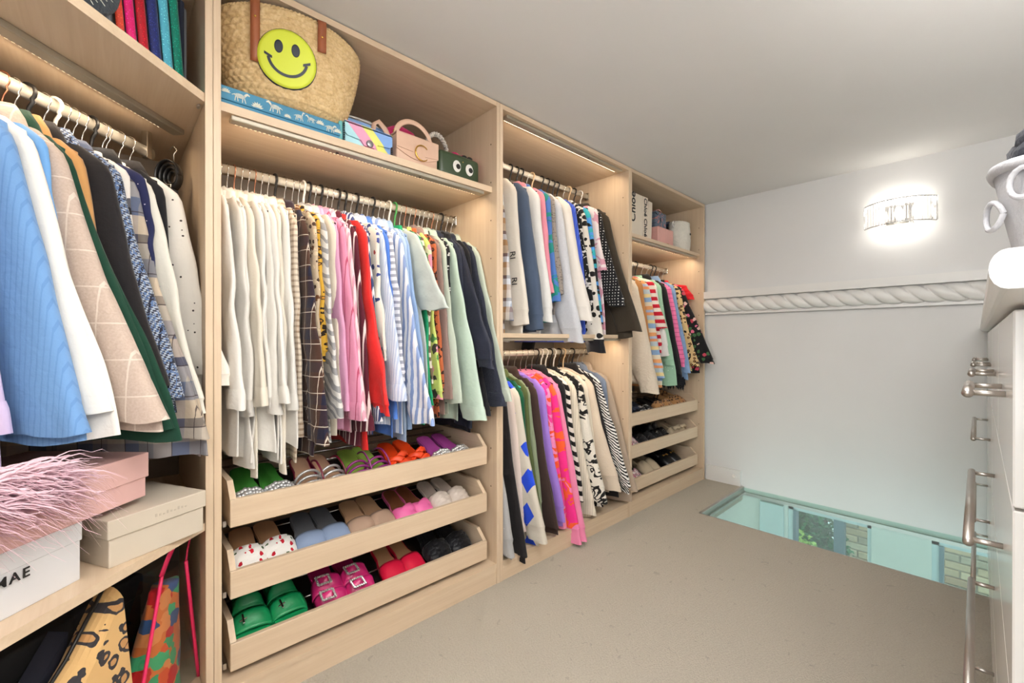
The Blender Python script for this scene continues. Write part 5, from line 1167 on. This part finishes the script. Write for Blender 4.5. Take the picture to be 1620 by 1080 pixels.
for lab, s0, off, wd, hh, cc in (('black leather holdall behind the leopard tote', .40, .20, .26, .30, (20, 20, 22)), ('charcoal storage box behind the clear bag', .12, .24, .20, .28, (28, 28, 32))):
    q_ = thing('holdall' if 'holdall' in lab else 'storage_box', lab, 'bag' if 'holdall' in lab else 'box', P0(s0, off, .085), (0, 0, Q)); dm = pm(lab[:12], cc, .7)
    MB().rbox(-.12, 0, -.02, wd, 0, hh * .8, .012, 3).build('body', dm, q_, True); MB().rbox(-.123, .003, -.023, wd + .003, hh * .78, hh, .01, 3).build('lid', dm, q_, True)
    MB().tube([(-.06, wd * .3, hh), (-.06, wd * .35, hh + .04), (-.06, wd * .65, hh + .04), (-.06, wd * .7, hh)], .006, 7).build('handle', dm, q_, True)

# corner upper shelf: dark woven hat, glitter tote of coloured stripes, pink boxes, floral pouch
US = 1.656
HATM = fab('dark_woven_felt', plain((58, 66, 74), .12, 40), bs=140, bstr=.6); ht = thing('woven_hat', 'dark grey woven hat with pale stitching on the corner shelf', 'hat', P0(.315, .055, US + .135), (math.radians(0), math.radians(80), Q))
MB().lathe([(.135, -.004), (.137, 0), (.13, .006), (.085, .006), (.08, .05), (.06, .075), (.003, .082)], n=40).build('brim_and_crown', HATM, ht, True)
m_ = MB()
for k in range(46):
    a = 2 * PI * k / 46; r0, r1 = (.092, .122) if k % 2 else (.10, .116); m_.tube([(r0 * math.cos(a), r0 * math.sin(a), .0068), (r1 * math.cos(a + .05), r1 * math.sin(a + .05), .0068)], .0008, 4)
m_.build('pale_stitching', CREAMP, ht)
gt = thing('glitter_tote', 'tote of upright glitter stripes in red, blue, aqua and green', 'bag', P0(.165, .085, US), (0, 0, Q))
GLIT = lambda n_, c_: fab(n_, spots(c_, sh(c_, 1.7), 240, .22, 1, .1), rough=.45)
yy = 0.0
MB().rbox(-.06, -.006, -.006, .222, 0, .26, .004).build('lining', pm('grey_lining', (132, 136, 142), .7), gt)
for k, (nm, c_, wd) in enumerate((('orange', (206, 62, 40), .016), ('pink', (220, 24, 110), .022), ('red', (176, 18, 36), .024), ('navy', (34, 44, 104), .028), ('aqua', (84, 176, 200), .026), ('green', (12, 120, 100), .026))):
    gap = .009; P = [[(.004 + .006 * math.sin(PI * j / 6) , yy + wd * j / 6 - .030 * q / 8 + .012, .27 * q / 8) for j in range(7)] for q in range(9)]
    MB().sheet(P, .006).build('glitter_stripe', GLIT('glitter_' + nm, c_), gt, True); yy += wd + gap
MB().rbox(-.055, .003, yy - .006, yy + .006, 0, .265, .003).build('navy_edge', NAVY, gt)
for q, (s_, w_) in enumerate(((-.045, .05), (-.10, .10))):
    p_ = thing('pink_box', ['small pale pink box beside the glitter tote', 'pale pink box against the corner panel'][q], 'box', P0(s_ - .02, .20 + .06 * q, US), (0, 0, PI / 2 * 0 + Q)); MB().rbox(-.10, 0, -.05, .012, 0, .062, .002).build('body', PNKB, p_); MB().rbox(-.102, .002, -.052, .014, .063, .105, .002).build('lid', PNKB, p_)
fpch = thing('floral_pouch', 'white pouch with red flowers and a white cord handle', 'pouch', P0(-.025, .115, US), (0, 0, Q))
MB().rbox(-.03, 0, -.03, .018, 0, .085, .008, 3).build('body', fab('red_flower_cloth', floral((236, 228, 220), [(206, 56, 34), (236, 228, 220), (220, 110, 60)], 60, .4)), fpch, True)
MB().tube([(-.012, -.028 + .04 * k / 12, .085 + .045 * math.sin(PI * k / 12)) for k in range(13)], .004, 7).build('cord_handle', WHP, fpch, True)
# black belt and clip hangers by the corner panel
bl_ = thing('belt', 'coiled black leather belt hanging by the corner panel', 'belt', P0(-.135, .20, 1.52), (0, 0, Q))
for q in range(4): MB().tube([((.034 - .007 * q) * math.cos(a), .007 * q - .012, -.03 + (.044 - .009 * q) * math.sin(a)) for a in [2 * PI * k / 26 for k in range(27)]], .002, 6, True, .012).build('coil', BLKL, bl_, True)
MB().rbox(-.012, .012, -.018, -.013, -.085, -.055, .002).build('buckle', SIL, bl_)
MB().tube([(0, .006, .012), (0, .006, .04), (.01, .006, .052), (.0, .006, .065), (-.012, .006, .054)], .0016, 6).build('hook', SIL, bl_, True)

# ------------------------------------------------------------------ white drawer unit on the right
DRX = .030
LAQ = pm('white_lacquer', (236, 234, 230), .16, var=.008, coat=0) if False else pm('white_lacquer', (236, 234, 230), .16, var=.008)
du = thing('drawer_unit', 'long white lacquered drawer unit with bar handles', 'drawer unit')
DY0, DY1 = .84, 3.225
MB().box(DRX + .02, XR - .005, .60, DY1, .0, 1.06).build('carcass', GLOSSW, du)
m_ = MB(); R = []
for y in (.585, .59, DY1):
    R.append([(XR - .005, y, 1.06), (DRX + .01, y, 1.06)] + [(DRX - .012 - .012 * math.sin(a) , y, 1.078 - .018 * math.cos(a)) for a in [PI * k / 8 for k in range(9)]] + [(DRX + .01, y, 1.096), (XR - .005, y, 1.096)])
m_.rings(R).build('worktop', GLOSSW, du)
def drawer(y0, y1, z0, z1, hz, h0, h1):
    d_ = MB().rbox(DRX, DRX + .0195, y0 + .002, y1 - .002, z0 + .002, z1 - .002, .002, 1).build('drawer', LAQ, du)
    h_ = MB().tube([(-.012, h0, hz), (-.012, h1, hz)], .0075, 14).build('bar_handle', STEEL, d_, True)
    for y in (h0 + .02, h1 - .02):
        MB().tube([(-.012, y, hz), (DRX + .0005, y, hz)], .005, 10).build('handle_post', STEEL, d_, True)
cw_ = (DY1 - DY0) / 4
for k in range(4): y = DY0 + k * cw_; drawer(y, y + cw_, .80, 1.055, .928, y + cw_ / 2 - .105, y + cw_ / 2 + .105)
for k in range(2):
    y = DY0 + k * cw_ * 2
    for z0, z1, hz in ((.53, .80, .654), (.245, .53, .355), (.03, .245, .125)): drawer(y, y + cw_ * 2, z0, z1, hz, y + cw_ - .31, y + cw_ + .31)
# storage basket on the drawer unit with dark scarves in it
FELT = fab('grey_felt', plain((186, 186, 190), .04, 60), bs=160, bstr=.4)
sbk = thing('felt_basket', 'grey felt storage basket with loop handles on the drawer unit', 'basket', (.140, 1.08, 1.096))
R = []
for rx, ry, z in ((.085, .105, 0), (.10, .12, .05), (.115, .135, .12), (.125, .145, .18), (.119, .139, .18), (.11, .13, .12), (.08, .10, .006)): R.append([(rx * math.cos(a), ry * math.sin(a), z + (.012 * math.cos(2 * a) if z > .1 else 0)) for a in [2 * PI * k / 40 for k in range(40)]])
MB().rings(R).build('body', FELT, sbk, True)
MB().tube([(.123 * math.cos(a), .143 * math.sin(a), .18 + .012 * math.cos(2 * a)) for a in [2 * PI * k / 48 for k in range(49)]], .009, 8, False).build('rolled_rim', FELT, sbk, True)
for a0, z0 in ((math.radians(222), .150), (math.radians(192), .118)):
    MB().tube([((.120 + .012 * math.sin(PI * k / 18)) * math.cos(a0 + .13 * math.cos(2 * PI * k / 18)), (.140 + .012 * math.sin(PI * k / 18)) * math.sin(a0 + .13 * math.cos(2 * PI * k / 18)), z0 + .022 * math.sin(2 * PI * k / 18)) for k in range(19)], .004, 7, False).build('loop_handle', FELT, sbk, True)
SCB = fab('charcoal_scarf', plain((44, 46, 54), .12), bs=70, bstr=.7)
for q, (cx, cy, cz, r1, r2, lab) in enumerate(((-.045, -.02, .19, .05, .022, 'charcoal scarf heaped in the grey felt basket'), (.03, .02, .195, .055, .024, 'black scarf rolled in the felt basket beside the charcoal one'))):
    m_ = MB(); m_.tube([((r1 - .004 * k / 8) * math.cos(k * .55 + q), (r1 * .9) * math.sin(k * .55 + q), .018 * math.sin(k * .4) + .0012 * k) for k in range(26)], [r2 * (.8 + .3 * math.sin(k * 1.1)) for k in range(26)], 10)
    tag(m_.build('scarf', SCB if q == 0 else MAT['black_cloth'], None, True, Matrix.Translation((.140 + cx, 1.08 + cy, 1.096 + cz))), lab, 'scarf')
